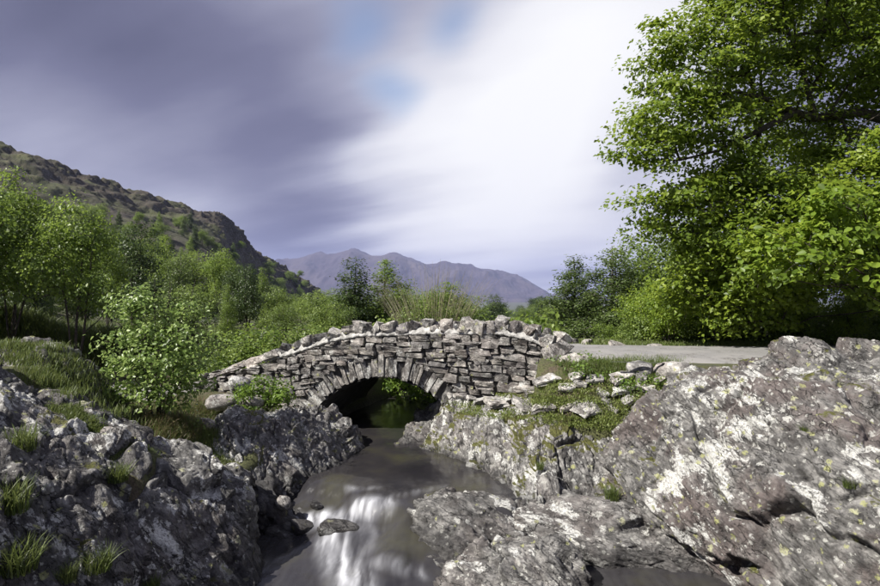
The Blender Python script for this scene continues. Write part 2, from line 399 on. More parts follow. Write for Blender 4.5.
def ground_h(x, y, noise=True):
    shp = x.shape; x = x.ravel().astype(float); y = y.ravel().astype(float)
    num = np.zeros(len(x)); den = np.zeros(len(x))
    for cx, cy, cz in ctrl:
        w = 1.0 / (((x - cx) ** 2 + (y - cy) ** 2) + 0.15) ** 1.7
        num += w * cz; den += w
    z = num / den
    r = np.hypot(x, y - 8)
    far = np.where(y > 0, 1.2 - (np.maximum(r, 14) - 14) * 0.05, 1.6 + 0.02 * r)
    far = np.maximum(far, -95.0)
    far = far + np.clip(-x - 12, 0, 60) * 0.06 * (r < 400)
    far = np.where(x > 14, np.maximum(far, far + np.clip((x - 14), 0, 80) * 0.10 * np.exp(-r / 200)), far)
    k = sstep(14, 26, r); z = z * (1 - k) + far * k
    d = chan(x, y, stream); zb = np.where(y < 8.6, -1.0, -0.55)
    z = np.where(d < 0.9, np.minimum(z, zb + np.maximum(d, 0) * 1.9 + 0.0), z)
    d2 = chan(x, y, pool2); z = np.where(d2 < 0.7, np.minimum(z, -1.0 + np.maximum(d2, 0) * 1.6), z)
    # bench for the road
    dr = chan(x, y, np.c_[ROAD, np.full(len(ROAD), 2.1)]); s = (x - C0[0]) * B[0] + (y - C0[1]) * B[1]
    rz = road_z(x, y) - 0.05; on = (s > 3.3) | (s < -4.2)
    kk = (1 - sstep(0.0, 1.3, dr)) * on * (r < 60)
    z = z * (1 - kk) + rz * kk
    if noise:
        p = np.stack([x, y, np.zeros_like(x)], 1)
        near = np.exp(-r / 60)
        z = z + (0.05 * fbm(p * 1.3, 4) + 0.02 * fbm(p * 6, 3)) * near * (1 - kk) + (1 - near) * fbm(p * 0.012, 4) * np.clip(r * .012, 0, 6)
    return z.reshape(shp)

def build_ground():
    def axis(lo, hi, fine0, fine1, n, m):
        mid = np.linspace(fine0, fine1, n)
        a = fine1 + (np.geomspace(1, 1 + (hi - fine1), m) - 1)[1:]
        b = fine0 - (np.geomspace(1, 1 + (fine0 - lo), m) - 1)[1:][::-1]
        return np.concatenate([b, mid, a])
    xs = axis(-11000, 11000, -9, 10, 240, 70); ys = axis(-3000, 13500, -1, 19, 250, 80)
    X, Y = np.meshgrid(xs, ys, indexing='ij'); Z = ground_h(X, Y)
    m, N, bs, out = newmat('ground_soil')
    geo = N.new('ShaderNodeNewGeometry'); pos = geo.outputs['Position']
    a = N.noise(pos, 1.6, 6, .65).outputs['Fac']; f = N.noise(pos, 28, 5, .7).outputs['Fac']; g = N.noise(pos, .03, 4).outputs['Fac']
    c = N.ramp(f, [(.3, (.022, .024, .010)), (.5, (.06, .065, .022)), (.7, (.11, .115, .045))])
    c = N.mix(N.mapr(a, .50, .62), c, N.ramp(f, [(.3, (.03, .024, .015)), (.6, (.10, .078, .05))]))
    c = N.mix(N.mapr(g, .48, .56), c, (.045, .06, .025))
    sp = N.new('ShaderNodeSeparateXYZ'); N.link(pos, sp.inputs[0])
    gr = N.ramp(N.noise(pos, 14, 5, .7).outputs['Fac'], [(.35, (.02, .019, .017)), (.65, (.09, .08, .065))])
    near = N.mapr(N.vmath('DISTANCE', pos, (0, 8, 0)), 40, 30)
    c = N.mix(N.math('MULTIPLY', N.mapr(sp.outputs[2], .22, .05), near), c, gr)
    N.link(c, bs.inputs['Base Color']); bs.inputs['Roughness'].default_value = .95
    b = N.new('ShaderNodeBump'); b.inputs['Strength'].default_value = .6; b.inputs['Distance'].default_value = .05
    N.link(f, b.inputs['Height']); N.link(b.outputs[0], bs.inputs['Normal'])
    v = np.stack([X.ravel(), Y.ravel(), Z.ravel()], 1)
    o = link('ground', mesh_np('ground', v, [grid_faces(len(xs), len(ys))], m))
    tag(o, kind='structure', label='grassy and stony ground around the stream')
    return o
ground = build_ground()

def build_road():
    m, N, bs, out = newmat('asphalt')
    geo = N.new('ShaderNodeNewGeometry'); pos = geo.outputs['Position']
    f = N.noise(pos, 60, 4, .7).outputs['Fac']; a = N.noise(pos, .9, 5, .6).outputs['Fac']
    c = N.ramp(f, [(.3, (.13, .128, .13)), (.7, (.26, .255, .25))])
    c = N.mix(N.mapr(a, .42, .62, 0, .6), c, (.27, .26, .25))
    g = N.voro(pos, 26).outputs['Distance']; ga = N.noise(pos, 1.7, 6, .65).outputs['Fac']
    c = N.mix(N.mapr(ga, .54, .62, 0, .8), c, N.ramp(g, [(.1, (.34, .33, .31)), (.6, (.10, .095, .09))]))
    c = N.mix(N.mapr(N.noise(pos, 4.5, 5, .7).outputs['Fac'], .60, .68, 0, .6), c, (.06, .058, .055))
    N.link(c, bs.inputs['Base Color']); bs.inputs['Roughness'].default_value = .9
    b = N.new('ShaderNodeBump'); b.inputs['Strength'].default_value = .4; b.inputs['Distance'].default_value = .01
    N.link(f, b.inputs['Height']); N.link(b.outputs[0], bs.inputs['Normal'])
    t = np.linspace(0, 1, 220); c2 = crom(ROAD, t); tan = np.gradient(c2, axis=0); tan /= np.linalg.norm(tan, axis=1)[:, None]
    nor = np.stack([-tan[:, 1], tan[:, 0]], 1)
    V = []
    for i in range(len(t)):
        x = c2[i, 0]; s = (c2[i] - C0) @ B
        hw_far = 1.12 if s < 3.6 else 1.12 + .35 * sstep(3.6, 5, s)
        hw_near = 1.12 + (.95 * sstep(3.7, 4.6, s) * (1 - sstep(6.0, 9.0, s)) if s > 3.6 else 0) + (.3 * sstep(6, 9, s) if s > 6 else 0)
        jit = 0.10 * math.sin(i * 1.7) + .07 * math.sin(i * 3.1) + .05 * math.sin(i * .43)
        for w in np.linspace(-hw_near - jit, hw_far + jit * .6, 17):
            q = c2[i] + nor[i] * w
            V.append((q[0], q[1], float(deck_z(s)) + 0.03 - 0.03 * (w / 1.5) ** 2 - (.16 * abs(w / (hw_far if w > 0 else hw_near)) ** 9 if s > 3.9 else 0)))
    o = link('road', mesh_np('road', V, [grid_faces(len(t), 17, True)], m)); tag(o, kind='structure', label='narrow grey tarmac lane crossing the bridge')
    # the tarred joint of a patch repair
    J = []
    for px, py in [(612, 362), (640, 362.5), (670, 363.5), (700, 365), (716, 366)]:
        Yj = (CAMZ - 1.768) * FPX / (py - 293)
        J.append(P(px, py, Yj))
    J = np.array(J); vv = []
    for p in J: vv += [(p[0], p[1] - .035, 1.772), (p[0], p[1] + .035, 1.772)]
    jm = plain_mat('tar', [(.3, (.03, .03, .032)), (.7, (.06, .06, .062))], 20)
    # laid on the road as a thin part of it
    link('tar_joint', mesh_np('tar_joint', vv, [grid_faces(len(J), 2)], jm), o)
    return o
road = build_road()

def loft(C, nu, nv):
    C = np.asarray(C, float)                                    # (nu_c, nv_c, 3)
    a = crom(C, np.linspace(0, 1, nu)); b = crom(np.swapaxes(a, 0, 1), np.linspace(0, 1, nv))
    return np.swapaxes(b, 0, 1).reshape(-1, 3)
def make_rock(name, label, cols, nu, nv, mat, strata=(0.7, 0.2, 0.6), amp=(.09, .06, .05, .035), cell=.45, squeeze=2.6, seed=0, skirt=.7, group=None):
    """an outcrop: lofted from cross sections (foot, face, crest, back), sides and back carried down into the ground,
    then broken up by jointing, foliation and weathering"""
    C = [[P(*q) if q[2] > 0 else q for q in col] for col in cols]
    C = np.array(C, float)
    back = C[:, -1:, :].copy(); back[..., 1] += .25; back[..., 2] -= skirt
    front = C[:, :1, :].copy(); front[..., 2] -= .35
    C = np.concatenate([front, C, back], 1)
    l, r = C[:1].copy(), C[-1:].copy(); l[..., 0] -= .15; l[..., 2] -= skirt; r[..., 0] += .15; r[..., 2] -= skirt
    C = np.concatenate([l, C, r], 0)
    v = loft(C, nu, nv); n = grid_normals(v, nu, nv); flip = n[:, 2].mean() < 0
    if flip: n = -n
    st = np.array(strata, float); st /= np.linalg.norm(st)
    o3 = np.array((seed * 13.7, seed * 5.1, seed * 3.3))
    p = v + o3
    warp = np.stack([fbm(p * 1.1, 3), fbm(p * 1.1 + 31, 3), fbm(p * 1.1 + 57, 3)], 1)
    d = amp[0] * fbm(p * .8, 3) * 1.2
    c_, A_, K_ = cell * 1.9, amp[1] * 2.6, amp[2] * 1.3
    for lev in range(3):
        q = p + warp * .20 * c_ + lev * 3.7
        q = (q + np.outer(q @ st, st) * (squeeze - 1)) / c_
        f1, f2, cid, tl = worley(q, True); e = f2 - f1
        d += A_ * ((cid - .5) * .75 + tl * 1.05) * sstep(0.0, .16, e) - K_ * (1 - sstep(0.0, .09, e)) * sstep(-.25, .15, fbm(p * 1.7 / c_ ** .5 + lev * 9, 2))
        c_ /= 2.4; A_ /= 3.2; K_ /= 2.2
    qs = p + warp * .1; qs = qs + np.outer(qs @ st, st) * (squeeze * 1.6)
    d += amp[3] * .55 * (ridged(qs * 1.8, 5, .48) - .8) + amp[3] * .20 * fbm(p * 14, 3)
    v = v + n * d[:, None]
    ob = centred(name, v, [grid_faces(nu, nv, flip)], MATS[mat])
    return tag(ob, label, 'rock', group)

# ------------------------------------------------------------------ outcrops along the beck
make_rock('rock_outcrop', 'huge purple-grey lichen-blotched outcrop filling the right foreground', [
    [(588, 486, 8.7), (596, 466, 8.8), (603, 450, 9.0), (612, 434, 9.2), (622, 420, 9.6), (636, 412, 10.3)],
    [(628, 520, 7.9), (625, 495, 8.0), (632, 462, 8.15), (640, 430, 8.5), (657, 400, 9.0), (676, 388, 9.7)],
    [(690, 560, 7.2), (675, 530, 7.3), (672, 480, 7.5), (668, 425, 7.9), (676, 380, 8.4), (705, 370, 9.2)],
    [(745, 598, 6.6), (734, 565, 6.75), (722, 505, 6.95), (722, 440, 7.4), (732, 385, 7.9), (748, 357, 8.7)],
    [(800, 680, 5.7), (790, 600, 5.9), (785, 530, 6.2), (785, 455, 6.6), (790, 394, 7.3), (802, 350, 8.7)],
    [(880, 740, 5.0), (868, 620, 5.3), (855, 530, 5.7), (850, 455, 6.1), (850, 390, 7.0), (850, 347, 8.7)],
    [(1020, 760, 4.3), (1000, 640, 4.6), (970, 540, 5.1), (945, 450, 5.9), (925, 385, 6.9), (905, 350, 8.3)],
    [(1250, 760, 4.0), (1200, 640, 4.4), (1150, 540, 5.0), (1090, 450, 5.8), (1040, 400, 6.8), (1000, 360, 8.3)]],
    560, 380, 'great_rock', (0.55, -0.2, 0.75), (.13, .075, .06, .05), .75, 2.0, 1)
make_rock('rock_slab', 'long low grey slab with a white lichen patch below the huge outcrop', [
    [(512, 530, 7.8), (515, 516, 7.9), (521, 507, 8.1), (533, 501, 8.45), (545, 497, 8.9)],
    [(562, 570, 7.35), (566, 545, 7.45), (575, 520, 7.75), (588, 500, 8.2), (598, 492, 8.9)],
    [(640, 574, 7.25), (640, 550, 7.35), (636, 528, 7.6), (632, 506, 7.9), (637, 494, 8.6)],
    [(700, 588, 6.95), (700, 568, 7.05), (696, 550, 7.2), (691, 536, 7.5), (692, 528, 8.0)],
    [(752, 604, 6.7), (748, 588, 6.8), (738, 574, 6.95), (728, 562, 7.1), (718, 552, 7.6)]],
    300, 170, 'slab_rock', (0.3, 0.7, 0.6), (.06, .04, .035, .03), .5, 2.6, 2)
make_rock('rock_slab', 'ribbed grey slab at the bottom centre of the picture, in front of the stream', [
    [(420, 640, 6.2), (424, 600, 6.5), (434, 580, 6.7), (446, 567, 7.0), (458, 562, 7.4)],
    [(470, 700, 5.4), (474, 610, 6.0), (484, 570, 6.5), (496, 546, 7.0), (508, 540, 7.5)],
    [(530, 720, 5.2), (534, 620, 5.8), (538, 575, 6.3), (545, 545, 6.8), (552, 535, 7.3)],
    [(575, 700, 5.4), (572, 620, 5.9), (568, 583, 6.3), (566, 561, 6.7), (570, 550, 7.1)],
    [(615, 690, 5.6), (604, 640, 6.0), (596, 612, 6.3), (590, 594, 6.6), (590, 584, 6.9)]],
    280, 220, 'slab_rock', (0.75, 0.35, 0.55), (.05, .035, .04, .04), .42, 3.4, 3)
make_rock('stream_rock', 'rounded wet rock splitting the cascade in mid-stream', [
    [(382, 544, 8.0), (390, 536, 8.1), (398, 519, 8.3), (406, 510, 8.5), (410, 505, 8.8)],
    [(396, 580, 7.3), (404, 552, 7.55), (416, 515, 7.95), (430, 500, 8.25), (438, 497, 8.65)],
    [(440, 584, 7.0), (444, 554, 7.3), (450, 514, 7.75), (458, 496, 8.15), (466, 495, 8.6)],
    [(492, 574, 7.1), (491, 552, 7.4), (494, 521, 7.8), (499, 504, 8.15), (505, 500, 8.6)],
    [(535, 560, 7.3), (528, 544, 7.6), (522, 522, 7.9), (517, 511, 8.2), (517, 508, 8.6)]],
    230, 160, 'midstream_rock', (0.5, 0.5, 0.6), (.06, .04, .035, .03), .4, 2.6, 4)
make_rock('bank_rock', 'mossy pale lichened rock bank between the pool and the flat paved turf', [
    [(420, 454, 11.0), (427, 440, 11.15), (434, 424, 11.3), (443, 412, 11.5), (452, 406, 11.85)],
    [(456, 476, 9.9), (459, 456, 10.2), (464, 434, 10.4), (471, 417, 10.65), (480, 408, 11.2)],
    [(497, 502, 8.8), (499, 471, 9.15), (504, 444, 9.45), (512, 423, 9.8), (521, 411, 10.6)],
    [(520, 530, 7.9), (528, 490, 8.3), (538, 456, 8.75), (550, 428, 9.2), (561, 410, 10.2)],
    [(562, 530, 7.9), (570, 490, 8.35), (579, 458, 8.8), (589, 429, 9.35), (596, 409, 10.3)],
    [(612, 525, 8.0), (616, 488, 8.5), (620, 450, 9.0), (625, 420, 9.6), (632, 403, 10.5)]],
    380, 240, 'pale_bank_rock', (0.9, -0.1, 0.3), (.07, .045, .055, .03), .46, 2.2, 5)
make_rock('bank_rock', 'ribbed grey rock at the water edge below the left end of the arch', [
    [(194, 492, 8.8), (200, 466, 9.1), (208, 436, 9.5), (219, 417, 10.1), (228, 414, 10.8)],
    [(238, 500, 8.6), (243, 474, 8.9), (249, 444, 9.3), (255, 421, 9.8), (259, 413, 10.7)],
    [(290, 490, 9.0), (292, 467, 9.3), (295, 438, 9.7), (298, 414, 10.25), (301, 407, 11.0)],
    [(334, 468, 9.9), (333, 454, 10.15), (330, 434, 10.4), (323, 416, 10.8), (318, 407, 11.4)],
    [(360, 452, 10.9), (357, 443, 11.2), (350, 430, 11.4), (341, 420, 11.7), (336, 413, 12.1)]],
    300, 200, 'bank_rock', (0.95, 0.15, 0.3), (.07, .042, .05, .045), .4, 3.0, 6)
make_rock('rock_outcrop', 'dark craggy outcrop with bright white lichen streaks filling the left foreground', [
    [(-420, 760, 3.6), (-400, 620, 3.9), (-370, 510, 4.2), (-320, 420, 4.9), (-270, 345, 6.2), (-240, 340, 7.2)],
    [(-160, 760, 3.7), (-140, 620, 4.0), (-120, 520, 4.35), (-95, 440, 5.0), (-62, 352, 6.4), (-45, 352, 7.3)],
    [(-20, 720, 4.2), (-15, 600, 4.5), (-10, 520, 4.8), (-4, 450, 5.4), (2, 368, 6.8), (18, 370, 7.5)],
    [(80, 690, 4.75), (76, 590, 5.05), (72, 522, 5.3), (68, 470, 5.75), (72, 410, 6.9), (88, 412, 7.5)],
    [(170, 670, 5.3), (160, 600, 5.6), (146, 545, 5.85), (134, 495, 6.2), (127, 440, 7.0), (142, 440, 7.7)],
    [(242, 640, 6.2), (232, 590, 6.4), (217, 540, 6.65), (203, 497, 7.0), (192, 461, 7.6), (203, 457, 8.2)],
    [(276, 606, 6.75), (268, 575, 7.0), (260, 542, 7.3), (254, 508, 7.65), (247, 483, 8.0), (250, 477, 8.5)],
    [(276, 576, 7.2), (269, 558, 7.5), (262, 540, 7.85), (257, 522, 8.15), (252, 508, 8.5), (252, 500, 8.8)]],
    520, 360, 'dark_rock', (0.75, 0.4, 0.5), (.12, .062, .06, .045), .6, 2.2, 7)
make_rock('rock_outcrop', 'dark rock rib with small white patches rising left of the pale-leaved bush', [
    [(-60, 405, 7.3), (-55, 383, 7.5), (-50, 363, 7.8), (-40, 347, 8.2), (-30, 345, 8.8)],
    [(20, 405, 7.6), (25, 383, 7.8), (30, 363, 8.0), (36, 350, 8.4), (44, 348, 9.0)],
    [(70, 425, 7.9), (74, 405, 8.1), (72, 385, 8.3), (76, 367, 8.6), (86, 363, 9.2)],
    [(112, 437, 8.2), (112, 425, 8.4), (108, 411, 8.6), (106, 397, 8.9), (114, 391, 9.4)],
    [(142, 449, 8.6), (140, 441, 8.8), (136, 433, 9.0), (132, 425, 9.2), (138, 421, 9.6)]],
    220, 110, 'dark_rock', (0.75, 0.2, 0.5), (.10, .07, .05, .04), .45, 2.2, 8)
make_rock('rock_ledge', 'low moss-topped ledge at the left water edge beside the pool', [
    [(232, 516, 8.1), (234, 500, 8.4), (238, 488, 8.7), (244, 480, 9.0), (250, 476, 9.3)],
    [(254, 512, 8.2), (254, 498, 8.5), (255, 486, 8.8), (257, 478, 9.1), (260, 474, 9.4)],
    [(276, 504, 8.4), (275, 494, 8.6), (274, 486, 8.85), (273, 479, 9.1), (274, 474, 9.4)]],
    110, 80, 'wet_rock', (0.5, 0.3, 0.7), (.05, .04, .03, .03), .3, 2.2, 9)
make_rock('rock_ledge', 'dark shallow ledge under the lip of the upper cascade', [
    [(268, 539, 8.1), (270, 525, 8.3), (276, 516, 8.6), (290, 509, 8.9), (300, 503, 9.2)],
    [(310, 559, 7.8), (314, 545, 8.0), (318, 527, 8.35), (326, 515, 8.7), (334, 508, 9.0)],
    [(352, 571, 7.6), (354, 559, 7.75), (356, 540, 8.1), (360, 523, 8.5), (362, 514, 8.8)],
    [(392, 575, 7.5), (392, 564, 7.7), (390, 546, 8.05), (388, 531, 8.35), (388, 522, 8.6)]],
    160, 90, 'wet_rock', (0.4, 0.5, 0.7), (.04, .03, .03, .025), .35, 2.2, 10)
make_rock('arch_rock', 'pale rocks lying at the right foot inside the arch', [
    [(396, 448, 11.2), (399, 440, 11.5), (404, 430, 12.0), (410, 424, 12.6), (414, 422, 13.2)],
    [(412, 446, 11.3), (414, 436, 11.5), (417, 424, 12.0), (421, 417, 12.6), (424, 415, 13.2)],
    [(430, 446, 11.3), (431, 430, 11.5), (434, 417, 11.9), (437, 410, 12.5), (440, 408, 13.2)],
    [(448, 444, 11.4), (448, 426, 11.6), (449, 410, 11.9), (451, 404, 12.5), (452, 402, 13.2)]],
    90, 80, 'bank_rock', (0.6, 0.3, 0.6), (.08, .10, .06, .04), .42, 1.4, 11)

# ------------------------------------------------------------------ stones: a pool of rough blocks shared by many
def block_mesh(name, mat, seed, k=2, rnd=.35, rough=.10, jit=.13, smooth=True):
    r = np.random.default_rng(seed); idx = {}; V = []; F = []
    def vid(p):
        key = tuple(np.round(p, 4))
        if key not in idx: idx[key] = len(V); V.append(p)
        return idx[key]
    for ax in range(3):
        for sg in (-1, 1):
            for i in range(k):
                for j in range(k):
                    q = []
                    for (a, b) in ((i, j), (i + 1, j), (i + 1, j + 1), (i, j + 1)):
                        p = np.zeros(3); p[ax] = sg; p[(ax + 1) % 3] = -1 + 2 * a / k; p[(ax + 2) % 3] = -1 + 2 * b / k; q.append(vid(p))
                    F.append(q if sg > 0 else q[::-1])
    V = np.array(V)
    sph = V / np.linalg.norm(V, axis=1)[:, None] * 1.25
    V = V * (1 - rnd) + sph * rnd
    # knock the corners about so that no two blocks share an outline
    corner = r.normal(size=(8, 3)) * jit
    w = [(1 + V[:, 0] * sx) * (1 + V[:, 1] * sy) * (1 + V[:, 2] * sz) / 8 for sx in (-1, 1) for sy in (-1, 1) for sz in (-1, 1)]
    V = V + sum(w[c][:, None] * corner[c] for c in range(8)) + r.normal(size=V.shape) * rough * .6
    V *= .5 / np.abs(V).max(0)
    return mesh_np(name, V, [F], MATS[mat], smooth)
WALL_POOL = [block_mesh('stone', 'wall_stone', 100 + i, 2, .06, .09, .17, False) for i in range(24)]
COPE_POOL = [block_mesh('coping_stone', 'coping_stone', 200 + i, 3, .22, .12, .30, False) for i in range(14)]
VOUS_POOL = [block_mesh('voussoir', 'voussoir_stone', 300 + i, 2, .06, .09, .15, False) for i in range(14)]
PAVE_POOL = [block_mesh('paving_stone', 'paving', 400 + i, 3, .20, .10, .28, False) for i in range(10)]
WET_POOL = [block_mesh('boulder', 'wet_rock', 600 + i, 8, .55, .05, .25) for i in range(3)]
BOULD_POOL = [block_mesh('boulder', 'coping_stone', 500 + i, 8, .72, .05) for i in range(6)]

def build_bridge():
    R = random.Random(3)
    root = bpy.data.objects.new('stone_bridge', None); COL.objects.link(root); root.location = BP(0, WID / 2, 0)
    tag(root, 'humpbacked dry-stone packhorse bridge with one low arch over the stream', 'bridge')
    inv = Vector(root.location)
    ang = math.atan2(B[1], B[0])
    def put(name, me, s, t, z, dims, roll=0., yaw=0., pitch=0.):
        o = link(name, me, root); o.location = Vector(BP(s, t, z)) - inv
        o.rotation_euler = (Matrix.Rotation(ang + yaw, 3, 'Z') @ Matrix.Rotation(roll, 3, 'Y') @ Matrix.Rotation(pitch, 3, 'X')).to_euler()
        o.scale = dims
        return o
    wall_top = lambda s: cope_z(s) - np.interp(s, [-4.5, -3.2, -2, 0, 3, 3.7], [.12, .16, .24, .28, .30, .28])
    base = lambda s: float(np.interp(s, [-4.6, -3.5, -2.4, -1.8, 1.6, 1.9, 2.4, 3.8], [.60, .62, .55, .15, .60, 1.0, 1.10, 1.18]))
    ring = lambda s: .40 + .10 * (abs(s - ARC_S) / 1.6) ** 2
    def intr(s):
        d = s - ARC_S
        return ARC_Z + math.sqrt(max(ARC_R ** 2 - d * d, 0)) if abs(d) < ARC_R else -9
    def extr(s, k=1.0):
        r = ARC_R + .42 * k; d = s - ARC_S
        return ARC_Z + math.sqrt(max(r * r - d * d, 0)) if abs(d) < r else -9
    # hearting of the walls and of the roadway, set back behind the facing stones
    ss = np.linspace(-4.5, 3.56, 120); V = []; F = []
    def slab(t0, t1, lowf, topf):
        b0 = len(V)
        for s in ss:
            lo, hi = lowf(s), topf(s); lo = min(lo, hi - .02)
            for t, z in ((t0, lo), (t1, lo), (t1, hi), (t0, hi)): V.append(tuple(Vector(BP(s, t, z)) - inv))
        for i in range(len(ss) - 1):
            a = b0 + i * 4
            for k in range(4): F.append((a + k, a + (k + 1) % 4, a + 4 + (k + 1) % 4, a + 4 + k))
        F.append((b0 + 3, b0 + 2, b0 + 1, b0)); e = b0 + (len(ss) - 1) * 4; F.append((e, e + 1, e + 2, e + 3))
    low = lambda s: max(intr(s) + .06, -.5) if abs(s - ARC_S) < ARC_R - .05 else -.5
    slab(.02, .40, low, lambda s: wall_top(s) - .02)
    slab(WID - .40, WID - .003, low, lambda s: wall_top(s) - .05)
    slab(.402, WID - .402, low, lambda s: float(deck_z(s)) - .012)
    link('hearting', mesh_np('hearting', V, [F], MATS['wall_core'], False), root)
    # vault of the arch
    na, nt = 90, 40
    A = np.linspace(math.radians(200), math.radians(-20), na); T = np.linspace(.01, WID - .005, nt); V = []
    for a in A:
        for t in T: V.append(BP(ARC_S + ARC_R * math.cos(a), t, ARC_Z + ARC_R * math.sin(a)))
    V = np.array(V); f1, f2, cid = worley(V * 3.3); cen = np.array([BP(ARC_S, 0, ARC_Z)])
    nrm = np.repeat(np.stack([[-math.cos(a) * B[0], -math.cos(a) * B[1], -math.sin(a)] for a in A]), nt, 0)
    V = V + nrm * (sstep(0, .2, f2 - f1) * .03 * (.4 + cid))[:, None]
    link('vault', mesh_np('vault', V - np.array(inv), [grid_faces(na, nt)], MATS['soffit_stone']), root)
    # ring of narrow voussoirs set on edge
    a = math.radians(193)
    while a > math.radians(-8):
        w = R.uniform(.07, .15); da = w / (ARC_R + .1); am = a - da / 2; a -= da
        h = R.uniform(.40, .52) if R.random() < .75 else R.uniform(.30, .40)
        rm = ARC_R + h / 2 - .01 + R.uniform(-.012, .012)
        put('voussoir', R.choice(VOUS_POOL), ARC_S + rm * math.cos(am), .12 + R.uniform(-.03, .03), ARC_Z + rm * math.sin(am), (w * 1.04, .34, h * 1.04), roll=math.pi / 2 - am + R.uniform(-.05, .05), yaw=R.uniform(-.06, .06))
    # facing stones, laid up from the arch and the ground as a mason would: always on the lowest spot
    n = 0; ds = .02; grid = np.arange(-4.46, 3.66, ds)
    sky = np.array([max(base(g) - .10, extr(g, .92), .12) for g in grid]); top = np.array([float(wall_top(g)) for g in grid]) - .01
    for _ in range(1400):
        room = np.where(top - sky > .045, sky - .35 * (top - 2.0), 99); i = int(room.argmin())
        if room[i] > 90 or n > 298: break
        z0 = sky[i]; lo = hi = i
        want = R.uniform(.20, .48); want = max(want, .16)
        tol = .05
        while (hi - lo + 1) * ds < want:
            l_ok = lo > 0 and abs(sky[lo - 1] - z0) < tol and top[lo - 1] - sky[lo - 1] > .03; r_ok = hi < len(grid) - 1 and abs(sky[hi + 1] - z0) < tol and top[hi + 1] - sky[hi + 1] > .03
            if r_ok: hi += 1
            elif l_ok: lo -= 1
            else: break
        w = (hi - lo + 1) * ds; sm = (grid[lo] + grid[hi]) / 2
        h = R.choice((R.uniform(.07, .10), R.uniform(.08, .13), R.uniform(.10, .15), R.uniform(.13, .21)))
        h = min(h, max(w * .62, .06), max(top[lo:hi + 1].min() - z0, .05))
        left = top[lo:hi + 1].min() - z0 - h
        if left < .06: h += left
        zlo = sky[lo:hi + 1].min(); sky[lo:hi + 1] = z0 + h + .004
        if w < .05: continue
        tilt = math.atan2(sky[max(lo - 1, 0)] * 0 + (top[hi] - top[lo]), max(w, .1)) * .35
        put('stone', R.choice(WALL_POOL), sm, .115 + R.uniform(-.045, .03), (zlo + z0 + h) / 2, (w * R.uniform(1.04, 1.12), .38, (z0 + h - zlo) * R.uniform(1.06, 1.18)), roll=R.uniform(-.05, .05) - tilt, yaw=R.uniform(-.08, .08), pitch=R.uniform(-.10, .10)); n += 1
    print('wall stones', n)
    # pale mortar bed under the coping
    V = []; ss2 = np.linspace(-2.6, 3.70, 160)
    for i, s in enumerate(ss2):
        zt = wall_top(s); k = .018 * math.sin(i * 1.3) + .012 * math.sin(i * 3.7)
        for t, z in ((.02, zt - .02 + k * .6), (-.03 + k * .6, zt + .0), (-.02 + k * .4, zt + .035 + k * .8), (.05, zt + .12 + k), (.20, zt + .17), (.36, zt + .12), (.42, zt - .02)):
            V.append(tuple(Vector(BP(s, t, z)) - inv))
    link('mortar_bed', mesh_np('mortar_bed', V, [grid_faces(len(ss2), 7)], MATS['mortar']), root)
    # coping: rough stones set on edge, leaning on one another
    s = -4.45
    while s < 3.72:
        hi = float(cope_z(s) - wall_top(s)); big = hi > .2
        w = R.choice((R.uniform(.15, .22), R.uniform(.22, .32), R.uniform(.30, .42))) if big else R.uniform(.35, .62)
        sm = s + w / 2; hi = float(cope_z(sm) - wall_top(sm)); h = hi * R.uniform(.80, 1.18) + .03
        slope = math.atan((cope_z(sm + .1) - cope_z(sm - .1)) / .2)
        put('coping_stone', R.choice(COPE_POOL), sm, .17 + R.uniform(-.04, .03), float(wall_top(sm)) + h * .46 + R.uniform(-.015, .02), (w * 1.2, .46, h), roll=-slope + (R.uniform(-.2, .6) if big else R.uniform(-.06, .06)), yaw=R.uniform(-.2, .2), pitch=R.uniform(-.12, .12))
        s += w * .97
    # far parapet's coping, seen over the near one
    s = -3.6
    while s < 4.05:
        w = R.uniform(.24, .38); sm = s + w / 2
        put('coping_stone', R.choice(COPE_POOL), sm, WID - .2, float(wall_top(min(sm, 3.7))) + .02, (w, .40, .24), roll=R.uniform(-.1, .3), yaw=R.uniform(-.2, .2)); s += w
    for k in range(7):                                      # quoins closing the near wall's end
        z0 = 1.06 + k * .125
        put('end_stone', R.choice(COPE_POOL), 3.62 + R.uniform(-.03, .03) - .02 * k, .24, z0, (.34, .5, .16), roll=R.uniform(-.08, .08), yaw=R.uniform(-.2, .2))
    # end stones of the near parapet
    for px, py, Y, d in ((556, 352, 10.85, (.42, .40, .42)), (548, 341, 10.95, (.34, .4, .30)), (563, 338.5, 13.6, (.42, .4, .36)), (560, 372, 10.85, (.34, .34, .26)), (545, 377, 10.9, (.36, .34, .22)), (557, 384, 10.8, (.4, .34, .2))):
        o = link('end_stone', R.choice(COPE_POOL), root); o.location = Vector(P(px, py, Y)) - inv; o.scale = d; o.rotation_euler = (R.uniform(-.3, .3), R.uniform(-.3, .3), R.uniform(0, 3))
    return root
build_bridge()
def boulder(px, py, Y, dims, label, i, rz=0., group=None):
    o = link('boulder', BOULD_POOL[i % 6], loc=P(px, py, Y), rot=(0.1 * i, .07 * i, rz), scale=dims)
    return tag(o, label, 'rock', group)
boulder(576, 366, 10.5, (.62, .5, .50), 'pale round boulder against the right end of the bridge parapet', 0, .4)
boulder(640, 371, 9.9, (.66, .5, .36), 'grey domed boulder at the lane edge right of the roadside weeds', 1, 1.2)
boulder(675, 371, 9.5, (.70, .5, .34), 'pale flat boulder between the lane and the top of the huge outcrop', 2, 2.0)
boulder(566, 381, 10.6, (.55, .4, .42), 'blocky pale stone at the foot of the right end of the bridge', 4, .3)
boulder(600, 378, 10.2, (.34, .3, .24), 'small stone half hidden in the roadside weeds', 3, .9)
boulder(283, 503, 8.35, (.22, .2, .16), 'small mossy stone standing alone in the water at left', 4, .2)
